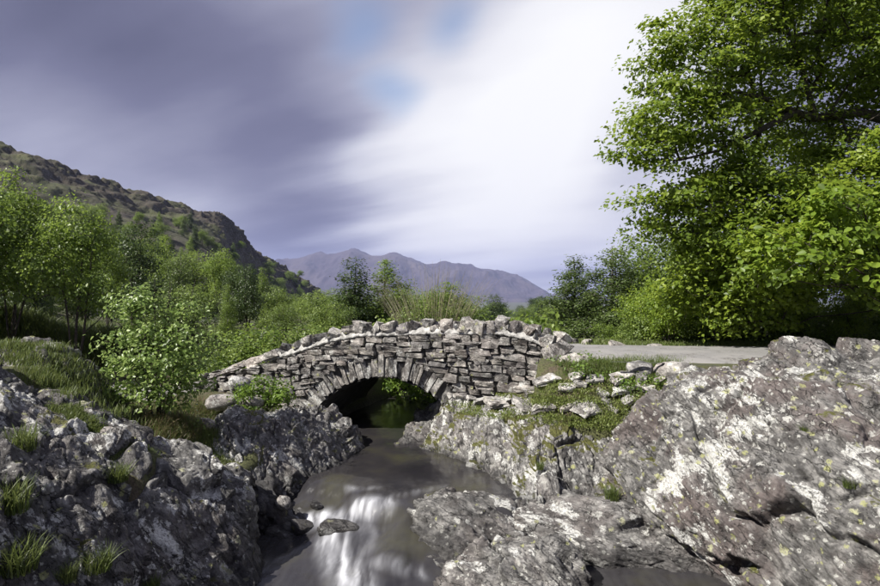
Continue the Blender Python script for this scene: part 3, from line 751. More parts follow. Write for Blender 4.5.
boulder(240, 386, 12.1, (.55, .45, .36), 'brown-grey boulder left of the fern clump under the wing wall', 5, .7)
boulder(222, 402, 11.3, (.62, .5, .30), 'low grey boulder below the left wing wall', 1, .3)
boulder(252, 402, 11.0, (.40, .4, .24), 'small boulder at the left foot of the fern clump', 2, 2.5)
boulder(207, 424, 9.7, (.30, .3, .2), 'small stone on the left shoulder of the ribbed water-edge rock', 3, 1.5)
boulder(108, 433, 6.75, (.17, .14, .12), 'small white-crusted stone on the crest of the left outcrop', 4, .5)
boulder(618, 346.5, 12.9, (.5, .3, .16), 'low stone on the far verge of the lane, left one', 5, .1)
boulder(655, 347, 12.9, (.42, .3, .16), 'low stone on the far verge of the lane, right one', 0, .8)

for i, (px, py, Y, dm, lab) in enumerate(((340, 525, 8.0, (.62, .34, .26), 'dark wet stone at the foot of the upper cascade'), (303, 515, 8.2, (.36, .26, .18), 'dark wet stone in the shallows left of the cascade'), (318, 492, 8.75, (.46, .26, .12), 'flat wet stone on the sill of the pool'))):
    bo = boulder(px, py, Y, dm, lab, i + 1, i * .8, 'wet stones in the cascade'); bo.data = WET_POOL[i % 3]; bo.location.z = (-.31, -.38, -.28)[i]
def build_paving():
    R = random.Random(5); n = 0; spots = []
    tries = 0
    while n < 150 and tries < 6000:
        tries += 1
        px = R.uniform(446, 668); py = R.uniform(378, 420)
        f = (px - 446) / 222; lo = 378 + 2 * f; hi = 404 + 16 * f
        if not lo < py < hi: continue
        loc, nor, ob = drop(px, py, (0, 0, -9))
        if ob != 'ground' and not ob.startswith('bank_rock'): continue
        x, y, z = loc
        w = R.uniform(.20, .58); d = w * R.uniform(.5, .9)
        if any(abs(x - a) < (w + c) * .40 and abs(y - b) < (d + e) * .36 for a, b, c, e in spots): continue
        if z < .5 or nor.z < .35: continue
        spots.append((x, y, w, d)); n += 1
        o = link('paving_stone', R.choice(PAVE_POOL), ground, (x, y, z + .05), (Matrix.Identity(3) if nor.z > .999 else nor.lerp(Vector((0, 0, 1)), .45).to_track_quat('Z', 'Y').to_matrix() @ Matrix.Rotation(R.uniform(-.9, .9), 3, 'Z')).to_euler(), (w, d, .10))
    return n

# ------------------------------------------------------------------ the beck
def build_water():
    xs = np.linspace(-3.3, 4.2, 300); ys = np.concatenate([np.linspace(3.2, 6.0, 40)[:-1], np.linspace(6.0, 10.2, 240)[:-1], np.linspace(10.2, 20, 120)])
    X, Y = np.meshgrid(xs, ys, indexing='ij'); x, y = X.ravel(), Y.ravel()
    p0 = np.array((-1.48, 9.25)); nd = np.array((-.70, -.714)); td = np.array((.714, -.70))
    s = (x - p0[0]) * nd[0] + (y - p0[1]) * nd[1]; t = (x - p0[0]) * td[0] + (y - p0[1]) * td[1]
    p2 = np.stack([x, y, 0 * x], 1)
    lip = .16 * fbm(np.stack([t * 1.6, 0 * t, 0 * t + 3], 1), 3)
    bend = sstep(-.75, -.25, x)                       # the pool's sill turns along the back of the mid-stream rock
    s = s * (1 - bend) + np.maximum(s, (8.32 - y) * 1.0) * bend
    sw = s + lip
    tab = np.linspace(-9, 9, 3601); zt_ = np.interp(tab, [-9, -.1, .12, .34, .52, .72, .90, 1.12, 1.35, 1.7, 9], [0, 0, -.02, -.05, -.22, -.28, -.30, -.40, -.45, -.47, -.50]); ker = np.exp(-(np.arange(-40, 41) * .005 / .07) ** 2); zt_ = np.convolve(np.pad(zt_, 40, 'edge'), ker / ker.sum(), 'valid')
    z = np.interp(sw, tab, zt_)
    right = sstep(.9, 1.5, x - .25 * (8 - y)) * (y < 8.3)
    z = z * (1 - right) + right * -.50
    z = z + .006 * fbm(p2 * np.array((2.4, 1.2, 1)), 3)
    wob = .10 * fbm(np.stack([x * 1.5, y * 1.5, 0 * x + 2], 1), 2)
    st = fbm(np.stack([(x + wob) * 8, y * 1.1, 0 * x], 1), 4) * .5 + .5
    st2 = fbm(np.stack([(x + wob) * 13, y * 1.6, 0 * x + 4], 1), 3) * .5 + .5
    foam = np.zeros_like(x)
    for line, w, k in (([(-1.95, 8.36), (-1.5, 8.36), (-1.15, 8.28), (-.85, 8.2)], .19, .56), ([(-1.35, 8.15), (-1.42, 7.75), (-1.27, 7.35), (-1.07, 6.95), (-.95, 6.6), (-.85, 6.2)], .21, .50), ([(-.85, 7.1), (-.55, 7.06), (-.25, 6.98)], .14, .14),
                       ([(-1.4, 8.9), (-1.15, 8.78), (-.9, 8.76)], .10, .10), ([(-.55, 8.45), (-.25, 8.6), (.0, 8.76)], .12, .12), ([(-1.15, 8.3), (-1.0, 7.8), (-1.0, 7.4)], .25, .14)):
        d = chan(x + wob * .6, y, np.array([(a_, b_, 0.) for a_, b_ in line]))
        foam = np.maximum(foam, k * np.exp(-(d / w) ** 2 * 1.1))
    foam = np.clip(foam * (2.6 * np.clip(st, 0, 1) ** 2 + .9 * np.clip(st2, 0, 1) ** 2) * .66, 0, .8)
    foam = np.maximum(foam, .02 * st2 * sstep(9.6, 8.8, y))
    z = z + foam * .025 * st
    m, N, bs, out = newmat('beck_water')
    at = N.new('ShaderNodeAttribute', attribute_name='foam')
    geo = N.new('ShaderNodeNewGeometry'); pos = geo.outputs['Position']
    n1 = N.noise(N.vmath('MULTIPLY', pos, (1.0, .5, 1)), 3.0, 4, .55)
    # peaty water over stones: the bed shows through as a soft brown and green blotching
    bed = N.ramp(N.noise(pos, .9, 4, .6).outputs['Fac'], [(.35, (.016, .015, .018)), (.52, (.028, .026, .027)), (.70, (.044, .042, .028))])
    c = N.mix(at.outputs['Fac'], bed, (.80, .82, .88))
    N.link(c, bs.inputs['Base Color'])
    N.link(N.mapr(at.outputs['Fac'], 0, .5, .16, .75), bs.inputs['Roughness']); bs.inputs['IOR'].default_value = 1.33
    b = N.new('ShaderNodeBump'); b.inputs['Strength'].default_value = .25; b.inputs['Distance'].default_value = .05
    N.link(n1.outputs['Fac'], b.inputs['Height']); N.link(b.outputs[0], bs.inputs['Normal'])
    v = np.stack([x, y, z], 1)
    o = link('stream_water', mesh_np('stream_water', v, [grid_faces(len(xs), len(ys))], m, True, {'foam': foam}))
    tag(o, kind='structure', label='smooth dark stream with silky white cascades')
build_water()

# ------------------------------------------------------------------ hill and mountains
def build_hill():
    ridge = [(-420, 20, 240), (-250, 70, 255), (-120, 112, 270), (0, 150, 300), (30, 160, 310), (75, 178, 330), (110, 191, 350), (150, 202, 380), (190, 214, 420), (212, 219, 440), (226, 227, 455), (238, 246, 470), (252, 258, 490), (275, 271, 520), (298, 286, 560), (312, 299, 600), (330, 320, 650)]
    C = []
    for px, py, Yr in ridge:
        Yf = float(np.interp(px, [-420, 0, 200, 330], [22, 34, 80, 420])); pf = float(np.interp(px, [-420, 0, 150, 330], [330, 332, 335, 324]))
        col = []
        for v in (0, .3, .6, .85, 1.0):
            Y = Yf * (Yr / Yf) ** (v ** .8); pyv = pf + (py - pf) * v
            col.append(P(px, pyv, Y))
        x, y, z = P(px, py, Yr); col.append((x * 1.06, y * 1.10, z + 3)); col.append((x * 1.3, y * 1.4, z - 8)); col.insert(0, (col[0][0], col[0][1] - 4, col[0][2] - 3))
        C.append(col)
    nu, nv = 420, 300
    v = loft(C, nu, nv); n = grid_normals(v, nu, nv); flip = n[:, 2].mean() < 0
    if flip: n = -n
    dist = np.linalg.norm(v, axis=1); p = v * .02
    craggy = sstep(.3, .8, (np.tile(np.linspace(0, 1, nv), nu)))
    f1, f2, cid = worley(v * np.array((.05, .05, .09)) + .4 * fbm(p, 3)[:, None])
    d = dist * .006 * fbm(p, 5) + craggy * dist * .010 * (ridged(p * 2.2, 4) - .8) + craggy * dist * .008 * (cid - .5) * sstep(0, .2, f2 - f1)
    v = v + n * d[:, None]
    m, N, bs, out = newmat('fell_side')
    geo = N.new('ShaderNodeNewGeometry'); pos = geo.outputs['Position']
    a = N.noise(pos, .022, 7, .62).outputs['Fac']; b2 = N.noise(pos, .16, 7, .7).outputs['Fac']; f = N.noise(pos, 1.1, 5, .7).outputs['Fac']
    grass = N.ramp(b2, [(.3, (.032, .040, .014)), (.5, (.070, .078, .028)), (.7, (.115, .112, .05))])
    heath = N.ramp(b2, [(.35, (.018, .015, .013)), (.52, (.055, .042, .034)), (.7, (.115, .095, .08))])
    c = N.mix(N.mapr(a, .40, .56), grass, heath)
    sp = N.new('ShaderNodeSeparateXYZ'); N.link(geo.outputs['Normal'], sp.inputs[0])
    c = N.mix(N.mapr(N.math('ADD', sp.outputs[2], N.math('MULTIPLY', b2, .25)), .72, .60), c, N.ramp(f, [(.3, (.03, .028, .028)), (.65, (.15, .14, .135))]))
    c = N.mix(N.mapr(f, .58, .48, 0, .45), c, (.022, .026, .012))
    N.link(c, bs.inputs['Base Color']); bs.inputs['Roughness'].default_value = .95
    bp = N.new('ShaderNodeBump'); bp.inputs['Strength'].default_value = .8; bp.inputs['Distance'].default_value = 1.2
    N.link(N.math('MULTIPLY_ADD', f, .4, b2), bp.inputs['Height']); N.link(bp.outputs[0], bs.inputs['Normal'])
    o = link('hillside', mesh_np('hillside', v, [grid_faces(nu, nv, flip)], m)); tag(o, kind='structure', label='craggy brown fell rising at the left')
    return v.reshape(nu, nv, 3), np.tile(np.linspace(0, 1, nv), (nu, 1))
HILL, HILLV = build_hill()

def build_mountain():
    ridge = [(40, 300, 8400), (150, 284, 8200), (230, 268, 8000), (280, 260, 8000), (305, 256, 8000), (330, 253, 8000), (350, 250, 8000), (364, 254, 8000), (392, 255, 8000), (412, 261, 8100), (428, 264, 8200), (446, 263, 8200), (468, 266, 8300), (490, 269, 8300), (508, 274, 8400), (526, 279, 8500), (545, 289, 8600), (562, 297, 8700), (640, 300, 9000), (800, 296, 9500), (1000, 298, 9500)]
    C = []
    for px, py, Y in ridge:
        x, y, z = P(px, py, Y); f = y / 8000
        C.append([(x * .72, y * .70, -110), (x * .80, y * .78, -100 + .10 * (z + 100)), (x * .88, y * .87, -100 + .38 * (z + 100)), (x * .95, y * .94, -100 + .74 * (z + 100)), (x, y, z), (x * 1.06, y * 1.08, z - 60), (x * 1.15, y * 1.22, -110)])
    nu, nv = 420, 170
    v = loft(C, nu, nv); p = v * .0011
    w = np.sin(np.linspace(0, math.pi, nv)) ; w = np.tile(w, nu) * np.tile(1 - .75 * np.exp(-((np.linspace(0, 1, nv) - .667) / .06) ** 2), nu)
    v[:, 2] += w * (85 * (ridged(p * np.array((1.6, .7, 0)) + 5, 5) - .9) + 25 * fbm(p * 3, 4))
    m, N, bs, out = newmat('mountain_heather')
    geo = N.new('ShaderNodeNewGeometry'); pos = geo.outputs['Position']
    a = N.noise(pos, .0016, 7, .6).outputs['Fac']; b2 = N.noise(pos, .008, 5, .6).outputs['Fac']
    c = N.ramp(a, [(.35, (.020, .017, .026)), (.5, (.040, .030, .042)), (.66, (.072, .058, .056))])
    c = N.mix(N.mapr(b2, .5, .62, 0, .5), c, (.05, .042, .052))
    N.link(c, bs.inputs['Base Color']); bs.inputs['Roughness'].default_value = 1.0
    n = grid_normals(v, nu, nv)
    o = link('mountain', mesh_np('mountain', v, [grid_faces(nu, nv, n[:, 2].mean() < 0)], m)); tag(o, kind='structure', label='long purple mountain ridge across the valley')
build_mountain()

# ------------------------------------------------------------------ trees, bushes
LEAF4 = (np.array([(0, 0, 0), (.32, .28, .10), (0, .5, -.02), (-.32, .28, .10), (.26, .66, .05), (0, 1, -.10), (-.26, .66, .05)], np.float32) - np.array((0, .45, 0), np.float32),
         [(0, 1, 2), (0, 2, 3), (1, 4, 5), (1, 5, 2), (2, 5, 3), (3, 5, 6)])
LEAF2 = (np.array([(0, -.5, 0), (.34, .02, .08), (0, .5, -.06), (-.34, .02, .08)], np.float32), [(0, 1, 2), (0, 2, 3)])
def leaves_mesh(name, centres, outward, r, size, mat, up=.7, templ=LEAF2, size_var=.35, tint=None):
    n = len(centres)
    nrm = outward * .55 + np.array((0, 0, up)) + r.normal(size=(n, 3)) * .45
    nrm /= np.linalg.norm(nrm, axis=1)[:, None]
    a = r.normal(size=(n, 3)); a[:, 2] -= .3
    t = a - nrm * (a * nrm).sum(1)[:, None]; t /= np.linalg.norm(t, axis=1)[:, None]
    b = np.cross(nrm, t)
    sz = size * (1 + r.uniform(-size_var, size_var, n))
    tv, tf = templ
    V = centres[:, None, :] + sz[:, None, None] * (tv[None, :, 0:1] * b[:, None] + tv[None, :, 1:2] * t[:, None] + tv[None, :, 2:3] * nrm[:, None])
    k = len(tv); F = (np.arange(n)[:, None, None] * k + np.array(tf)[None]).reshape(-1, 3)
    if tint is None: tint = r.uniform(0, 1, n)
    tint = np.repeat(np.clip(tint, 0, 1), k)
    return mesh_np(name, V.reshape(-1, 3), [F], MATS[mat], True, {'tint': tint})
class Wood:
    """a branching skeleton grown towards the leaf clumps"""
    def __init__(s, r): s.p = []; s.par = []; s.base = []; s.r = r
    def trunk(s, pts, rad):
        prev = -1
        for i, q in enumerate(pts):
            s.p.append(np.array(q, float)); s.par.append(prev); prev = len(s.p) - 1
            s.base.append(rad * (1 - .85 * i / (len(pts) - 1)))
    def grow(s, targets, crook=.12, bias=.35):
        pl = [0.0] * len(s.p)
        for i, pa in enumerate(s.par):
            if pa >= 0: pl[i] = pl[pa] + np.linalg.norm(s.p[i] - s.p[pa])
        for c in targets:
            A = np.array(s.p); d = np.linalg.norm(A - c, axis=1) + bias * np.array(pl) + 1.2 * np.maximum(0, A[:, 2] - c[2])
            j = int(d.argmin()); a = s.p[j]; L = np.linalg.norm(c - a)
            m = max(2, min(6, int(L / .35) + 1)); prev = j
            side = s.r.normal(size=3) * crook * L
            for k in range(1, m + 1):
                f = k / m; q = a + (c - a) * f + side * math.sin(math.pi * f) + np.array((0, 0, .10 * L * math.sin(math.pi * f)))
                s.p.append(q + (s.r.normal(size=3) * .02 * L if k < m else 0)); s.par.append(prev); pl.append(pl[prev] + L / m); s.base.append(0.0); prev = len(s.p) - 1
    def mesh(s, name, mat, tip=.008, expo=2.3):
        n = len(s.p); acc = np.zeros(n); kids = [0] * n
        for i in range(n):
            if s.par[i] >= 0: kids[s.par[i]] += 1
        for i in range(n - 1, -1, -1):
            if kids[i] == 0: acc[i] = tip ** expo
            if s.par[i] >= 0: acc[s.par[i]] += acc[i]
        rad = np.maximum(acc ** (1 / expo), np.array(s.base))
        V = []; F = []
        for i in range(n):
            j = s.par[i]
            if j < 0: continue
            a, b = s.p[j], s.p[i]; d = b - a; L = np.linalg.norm(d)
            if L < 1e-6: continue
            d /= L; u = np.cross(d, (0.31, .95, .05)); u /= np.linalg.norm(u) + 1e-9; w = np.cross(d, u)
            ra = min(rad[j], rad[i] * 1.35 + .004) if s.base[i] == 0 else rad[j]; rb = rad[i]; k = 8 if ra > .06 else (5 if ra > .02 else 3); o = len(V)
            for q, rr in ((a, ra), (b, rb)):
                for t in range(k):
                    an = 2 * math.pi * t / k; V.append(q + (u * math.cos(an) + w * math.sin(an)) * rr)
            for t in range(k): F.append((o + t, o + (t + 1) % k, o + k + (t + 1) % k, o + k + t))
        return mesh_np(name, np.array(V), [F], MATS[mat])
def lobe_points(r, lobes, n, shell=.55):
    """points spread through ellipsoid lobes, denser towards their surface"""
    w = np.array([l[3] * l[4] * l[5] for l in lobes]) ** .75; w /= w.sum(); out = []; outw = []
    for l, k in zip(lobes, r.multinomial(n, w)):
        d = r.normal(size=(k, 3)); d /= np.linalg.norm(d, axis=1)[:, None]
        rad = (r.uniform(shell ** 3, 1, k)) ** (1 / 3)
        out.append(np.array(l[:3]) + d * rad[:, None] * np.array(l[3:6])); outw.append(d)
    return np.concatenate(out), np.concatenate(outw)
def tree_meshes(seed, lobes, n_clump, per, size, clump_r, trunks, leafmat, barkmat='bark', up=.7, flat=.5, shell=.5, templ=LEAF2, tip=.008, crook=.12, wood_n=None, droop=0.):
    r = np.random.default_rng(seed)
    cl, ow = lobe_points(r, lobes, n_clump, shell)
    cl = cl + r.normal(size=cl.shape) * clump_r * .3
    W = Wood(r)
    for pts, rad in trunks: W.trunk(pts, rad)
    base = np.array(trunks[0][0][0])
    order = np.argsort(np.linalg.norm(cl - base, axis=1)); tg = cl[order]
    if wood_n and wood_n < len(tg): tg = tg[np.sort(r.choice(len(tg), wood_n, False))]
    W.grow(tg, crook)
    k = np.repeat(np.arange(len(cl)), r.poisson(per, len(cl)))
    off = np.clip(r.normal(size=(len(k), 3)), -1.7, 1.7) * clump_r * np.array((1, 1, flat)) * r.uniform(.6, 1.3, len(cl))[k][:, None]
    if droop: off[:, 2] -= droop * np.abs(r.normal(size=len(k))) * clump_r
    pos = cl[k] + off
    # whole sprays differ a little in colour, single leaves a little more
    tint = .5 + .20 * r.normal(size=len(cl))[k] + .16 * r.normal(size=len(k))
    ou = ow[k] + off / (clump_r + 1e-6) * .4; ou /= np.linalg.norm(ou, axis=1)[:, None] + 1e-6
    lm = leaves_mesh('crown', pos.astype(np.float32), ou, r, size, leafmat, up, templ, tint=tint)
    return W.mesh('trunk', barkmat, tip), lm
def plant(name, meshes, loc, label, cat, rz=0., sc=1., group=None, names=('trunk', 'crown')):
    root = bpy.data.objects.new(name, None); COL.objects.link(root)
    root.location = loc; root.rotation_euler = (0, 0, rz); root.scale = sc if hasattr(sc, '__len__') else (sc,) * 3
    for nm, me in zip(names, meshes): link(nm, me, root)
    return tag(root, label, cat, group)
def gz(x, y): return float(ground_h(np.array([x]), np.array([y]))[0])

# the great sycamore: its trunk stands beyond the right edge of the picture, its limbs reach left over the lane
def big_tree():
    base = Vector((11.6, 14.2, 1.6))
    def L(px, py, Y, r, ry=None, rz=None):
        q = P(px, py, Y); k = r / FPX * Y
        return (q[0] - base.x, q[1] - base.y, q[2] - base.z, k, (ry or k), (rz or k * .8))
    lobes = [L(690, 70, 12.6, 58, 1.0), L(735, 25, 12.8, 55, 1.0), L(660, 128, 12.4, 42, .8, .55), L(680, 190, 12.4, 44, .9, .7), L(715, 140, 12.9, 48, 1.0), L(762, 90, 13.6, 55, 1.2),
             L(770, 190, 12.8, 58, 1.1), L(720, 245, 12.6, 50, 1.0), L(800, 20, 13.2, 60, 1.2), L(870, 60, 13.4, 60, 1.2), L(840, 150, 13.6, 55, 1.2), L(845, 215, 12.4, 60, 1.1), L(790, 265, 12.0, 55, 1.0),
             L(760, -50, 13, 80, 1.4), L(870, -60, 13.4, 95, 1.6), L(920, 160, 12.6, 70, 1.4), L(920, 270, 12.0, 60, 1.2), L(1000, 40, 14, 100, 2), L(1000, 190, 13.5, 90, 1.8), L(1080, 100, 15, 110, 2.4), L(980, -100, 14.5, 120, 2.4),
             L(648, 150, 12.3, 30, .7, .4), L(700, 290, 12.9, 45, .9), L(745, 300, 12.8, 50, 1.0), L(690, 235, 12.5, 40, .9), L(655, 210, 12.4, 30, .7, .5), L(740, 200, 13, 50, 1.0), L(670, 40, 12.8, 34, .8), L(860, 20, 16, 90, 1.6), L(800, 160, 16, 80, 1.4), L(900, 230, 16, 80, 1.4)]
    def T(pts): return [np.array(P(*q)) - np.array(base) for q in pts]
    trunks = [([np.array((0, 0, -.4)), np.array((0, 0, .6)), np.array((-.1, .1, 2.0)), np.array((-.1, 0, 3.6)), np.array((.1, 0, 5.4)), np.array((.2, .1, 7.5)), np.array((.1, .2, 10))], .42),
              (T([(945, 150, 14.1), (900, 124, 13.8), (860, 112, 13.5), (815, 118, 13.3), (795, 112, 13.1), (770, 100, 12.9), (740, 92, 12.7), (705, 95, 12.5)]), .15),
              (T([(815, 118, 13.3), (808, 90, 13.2), (800, 62, 13.1), (790, 35, 13.0), (780, 5, 13.0)]), .08),
              (T([(950, 80, 14.1), (905, 50, 13.6), (865, 38, 13.3), (832, 30, 13.1), (800, 34, 12.9), (760, 45, 12.8)]), .11),
              (T([(950, 230, 14.0), (900, 225, 13.2), (850, 205, 12.8), (800, 200, 12.6), (750, 205, 12.4), (705, 200, 12.3)]), .09),
              (T([(795, 112, 13.1), (760, 130, 12.8), (720, 150, 12.6), (680, 160, 12.4)]), .06)]
    me = tree_meshes(41, lobes, 2000, 95, .105, .27, trunks, 'sycamore_leaf', 'bark', .75, .38, .35, LEAF2, .009, .14)
    plant('sycamore_tree', me, base, 'great broad-leaved tree whose dark limbs and foliage fill the upper right', 'tree')
big_tree()

def around(cx, cz, r, rz, n, seed, sq=1.):
    q = random.Random(seed); out = []
    for i in range(n):
        a = i / n * 6.283 + q.uniform(-.4, .4); d = q.uniform(.45, .8)
        out.append((cx + math.cos(a) * r * d, math.sin(a) * r * d * sq, cz + q.uniform(-.6, .6) * rz, r * q.uniform(.38, .55), r * q.uniform(.38, .55), rz * q.uniform(.35, .5)))
    return out
def stem(h, lean, seed, r0, n=6, start=(0, 0)):
    q = random.Random(seed); pts = []
    for i in range(n):
        f = i / (n - 1); pts.append(np.array((start[0] + lean[0] * f + q.uniform(-.05, .05) * h * .3 * (i > 0), start[1] + lean[1] * f + q.uniform(-.05, .05) * h * .3 * (i > 0), -.3 + (h + .3) * f)))
    return (pts, r0)
# prototypes, about 5 m tall; placed at many sizes
def rowan(seed, leafmat='rowan_leaf'):
    lobes = around(0, 3.2, 1.5, 1.6, 9, seed) + [(0, 0, 4.4, .8, .8, .8), (.2, 0, 3.6, 1.0, 1.0, .9)]
    tr = [stem(4.6, (.2, .1), seed, .07), stem(4.2, (-.7, .2), seed + 1, .05), stem(4.0, (.8, -.2), seed + 2, .05), stem(3.6, (.3, .7), seed + 3, .04)]
    return tree_meshes(seed, lobes, 230, 34, .105, .24, tr, leafmat, 'bark', .55, .5, .3, LEAF2, .006, .08)
def birch(seed, leafmat='birch_leaf', slim=1.0):
    q = random.Random(seed); lobes = [(0, 0, 5.15, .20 * slim, .20 * slim, .45)]
    for i in range(13):
        z = 4.7 - i * .35; r_ = (.30 + .95 * (1 - z / 5.0) ** .7) * slim; a = i * 2.4 + q.uniform(-.5, .5); d = r_ * q.uniform(.25, .6)
        lobes.append((math.cos(a) * d, math.sin(a) * d, z, r_ * .62, r_ * .62, .42))
    return tree_meshes(seed, lobes, 340, 36, .085, .17, [stem(5.3, (.1, .05), seed, .075)], leafmat, 'birch_bark', .35, .8, .3, LEAF2, .005, .10, droop=.8)
def roundtree(seed, leafmat='hawthorn_leaf', w=1.5, h=4.0):
    lobes = around(0, h * .58, w, h * .40, 10, seed) + [(0, 0, h * .75, w * .6, w * .6, h * .22), (0, 0, h * .4, w * .8, w * .8, h * .3)]
    return tree_meshes(seed, lobes, 260, 34, .10, .22, [stem(h * .8, (.2, 0), seed, .09), stem(h * .6, (-.4, .2), seed + 1, .06)], leafmat, 'bark', .6, .6, .35, LEAF2, .006)
def bush(seed, leafmat, w=1.2, h=1.6, n=150, size=.09, per=30, templ=LEAF2):
    lobes = around(0, h * .5, w, h * .42, 8, seed) + [(0, 0, h * .45, w * .6, w * .6, h * .45)]
    tr = [stem(h * .8, (q * .5 * w, (.3 - .2 * i) * w), seed + i, .025) for i, q in enumerate((-.8, -.2, .3, .9))]
    return tree_meshes(seed, lobes, n, per, size, .16, tr, leafmat, 'bark', .6, .6, .3, templ, .004)
PR = [rowan(51), rowan(55)]; PB = [birch(61), birch(65, slim=1.1), birch(67, 'dark_leaf', .95), birch(69, 'rowan_leaf', 1.15)]
PD = [roundtree(71, 'dark_leaf', 1.3, 4.6), roundtree(75, 'dark_leaf', 1.1, 5.2)]
PH = [roundtree(81), roundtree(85, 'hawthorn_leaf', 1.7, 3.6)]
PS = [bush(91, 'hawthorn_leaf'), bush(95, 'rowan_leaf')]
PY = [roundtree(101, 'young_sycamore_leaf', 1.7, 3.6)]

def hill_z(x, y):
    """height of the hillside mesh near x,y, or the ground's where there is no hill"""
    d = (HILL[..., 0] - x) ** 2 + (HILL[..., 1] - y) ** 2; i = np.unravel_index(d.argmin(), d.shape)
    g = gz(x, y)
    return max(g, float(HILL[i][2])) if d[i] < 36 + (y * .03) ** 2 else g
def put_tree(name, meshes, px, top, Y, H, label, group=None, rz=0., wide=1.0, sink=.1, cat='tree'):
    """a plant whose top shows at photo row `top`; H = height of the prototype"""
    x = (px - 440) / FPX * Y; zt = CAMZ - (top - 293) / FPX * Y; z0 = hill_z(x, Y) - sink
    k = max((zt - z0) / H, .25)
    return plant(name, meshes, (x, Y, z0), label, cat, rz, (k * wide, k * wide, k), group)

G = 'trees on the slope left of the bridge'
put_tree('rowan_tree', PR[1], 12, 163, 19, 5.3, 'tall dark-green tree cut by the left edge of the picture', G, .5, .75)
put_tree('rowan_tree', PR[0], 74, 192, 18, 5.3, 'airy multi-stemmed light-green tree, second tree from the left edge', G, 0, .78)
put_tree('rowan_tree', PR[1], -50, 150, 17, 5.3, 'dark-green tree mostly beyond the left edge of the picture', G, 2.2)
put_tree('dark_tree', PD[0], 137, 200, 30, 5.2, 'dark rounded tree standing out right of the airy light-green tree', G, .3, .85)
put_tree('dark_tree', PD[1], 112, 215, 34, 5.6, 'narrow dark tree just left of the dark rounded tree', G, 1.3, .6)
put_tree('birch_tree', PB[1], 178, 246, 26, 5.5, 'grey-green upright birch above the pale-leaved bush', G, .8, 1.2)
put_tree('dark_tree', PD[0], 247, 252, 34, 5.2, 'dark tree above the left wing of the bridge', G, 4.0, .9)
put_tree('dark_tree', PD[1], 232, 262, 36, 5.6, 'smaller dark tree tucked behind the dark tree above the left wing', G, 2.0, .8)
put_tree('hawthorn_tree', PH[0], 285, 297, 24, 4.3, 'small round blue-green tree over the left slope of the parapet', G, 3.1, 1.0)
put_tree('shrub', PS[1], 240, 312, 17, 1.8, 'yellow-green shrub above the end of the wing wall', G, 1.4, 1.1, cat='shrub')
put_tree('shrub', PS[0], 262, 330, 16.5, 1.8, 'low green shrub just over the left wing wall', G, 2.6, 1.2, cat='shrub')
put_tree('rowan_tree', PR[0], 108, 232, 22, 5.3, 'slim light-green sapling right of the airy multi-stemmed tree', G, 1.9, .6)

for i, (px, top, Y, k, lab) in enumerate(((165, 236, 45, 0, 'light-green tree right of the dark rounded tree, partly behind it'), (190, 240, 60, 1, 'rounded light tree higher on the slope, above the pale-leaved bush'), (222, 246, 55, 2, 'yellow-green tree left of the dark tree above the left wing'), (262, 268, 55, 0, 'light tree on the slope right of the dark tree above the left wing'), (276, 280, 45, 1, 'mid-green tree behind the small round blue-green tree'), (300, 296, 40, 2, 'small light tree right of the small round blue-green tree'), (228, 285, 22, 0, 'light-green tree low on the slope over the wing wall'), (192, 276, 20, 1, 'grey-green tree right behind the top of the pale-leaved bush'))):
    put_tree('hawthorn_tree', (PB[3], PH[1], PR[0])[k], px, top, Y, (5.5, 4.0, 5.3)[k], lab, G, i * 1.3, (1.0, 1.0, .75)[k])
G2 = 'trees beyond the bridge'
put_tree('hawthorn_tree', PH[1], 330, 293, 20, 4.0, 'round green tree behind the left shoulder of the bridge', G2, .3, .8)
put_tree('dark_tree', PB[2], 354, 258, 23, 5.5, 'dark pointed tree, leftmost of the pair above the bridge crown', G2, .7, 1.9)
put_tree('birch_tree', PB[3], 388, 259, 24, 5.6, 'green pointed birch, right one of the pair above the bridge crown', G2, 2.0, 1.9)
put_tree('hawthorn_tree', PH[0], 372, 288, 26, 4.3, 'lower green tree filling the gap between the pair above the bridge', G2, 3.0, 1.3)
put_tree('rowan_tree', PR[0], 448, 283, 23, 5.1, 'rounded green tree behind the pale twiggy bush', G2, 1.0, 1.25)
put_tree('shrub', PS[1], 478, 291, 17, 1.8, 'bright green shrub above the middle of the parapet', G2, .2, .95, cat='shrub')
put_tree('shrub', PS[0], 405, 300, 18, 1.8, 'low green shrub left of the pale twiggy bush', G2, 1.2, .8, cat='shrub')
put_tree('shrub', PS[1], 498, 308, 19, 1.8, 'small low shrub over the right half of the parapet', G2, 2.2, .8, cat='shrub')
put_tree('shrub', PS[0], 540, 314, 20, 1.8, 'low green shrub just left of the first birch right of the bridge', G2, 4.2, 1.0, cat='shrub')
put_tree('shrub', PS[0], 312, 312, 18, 1.8, 'low shrub below the round green tree behind the left shoulder', G2, 5.0, .9, cat='shrub')

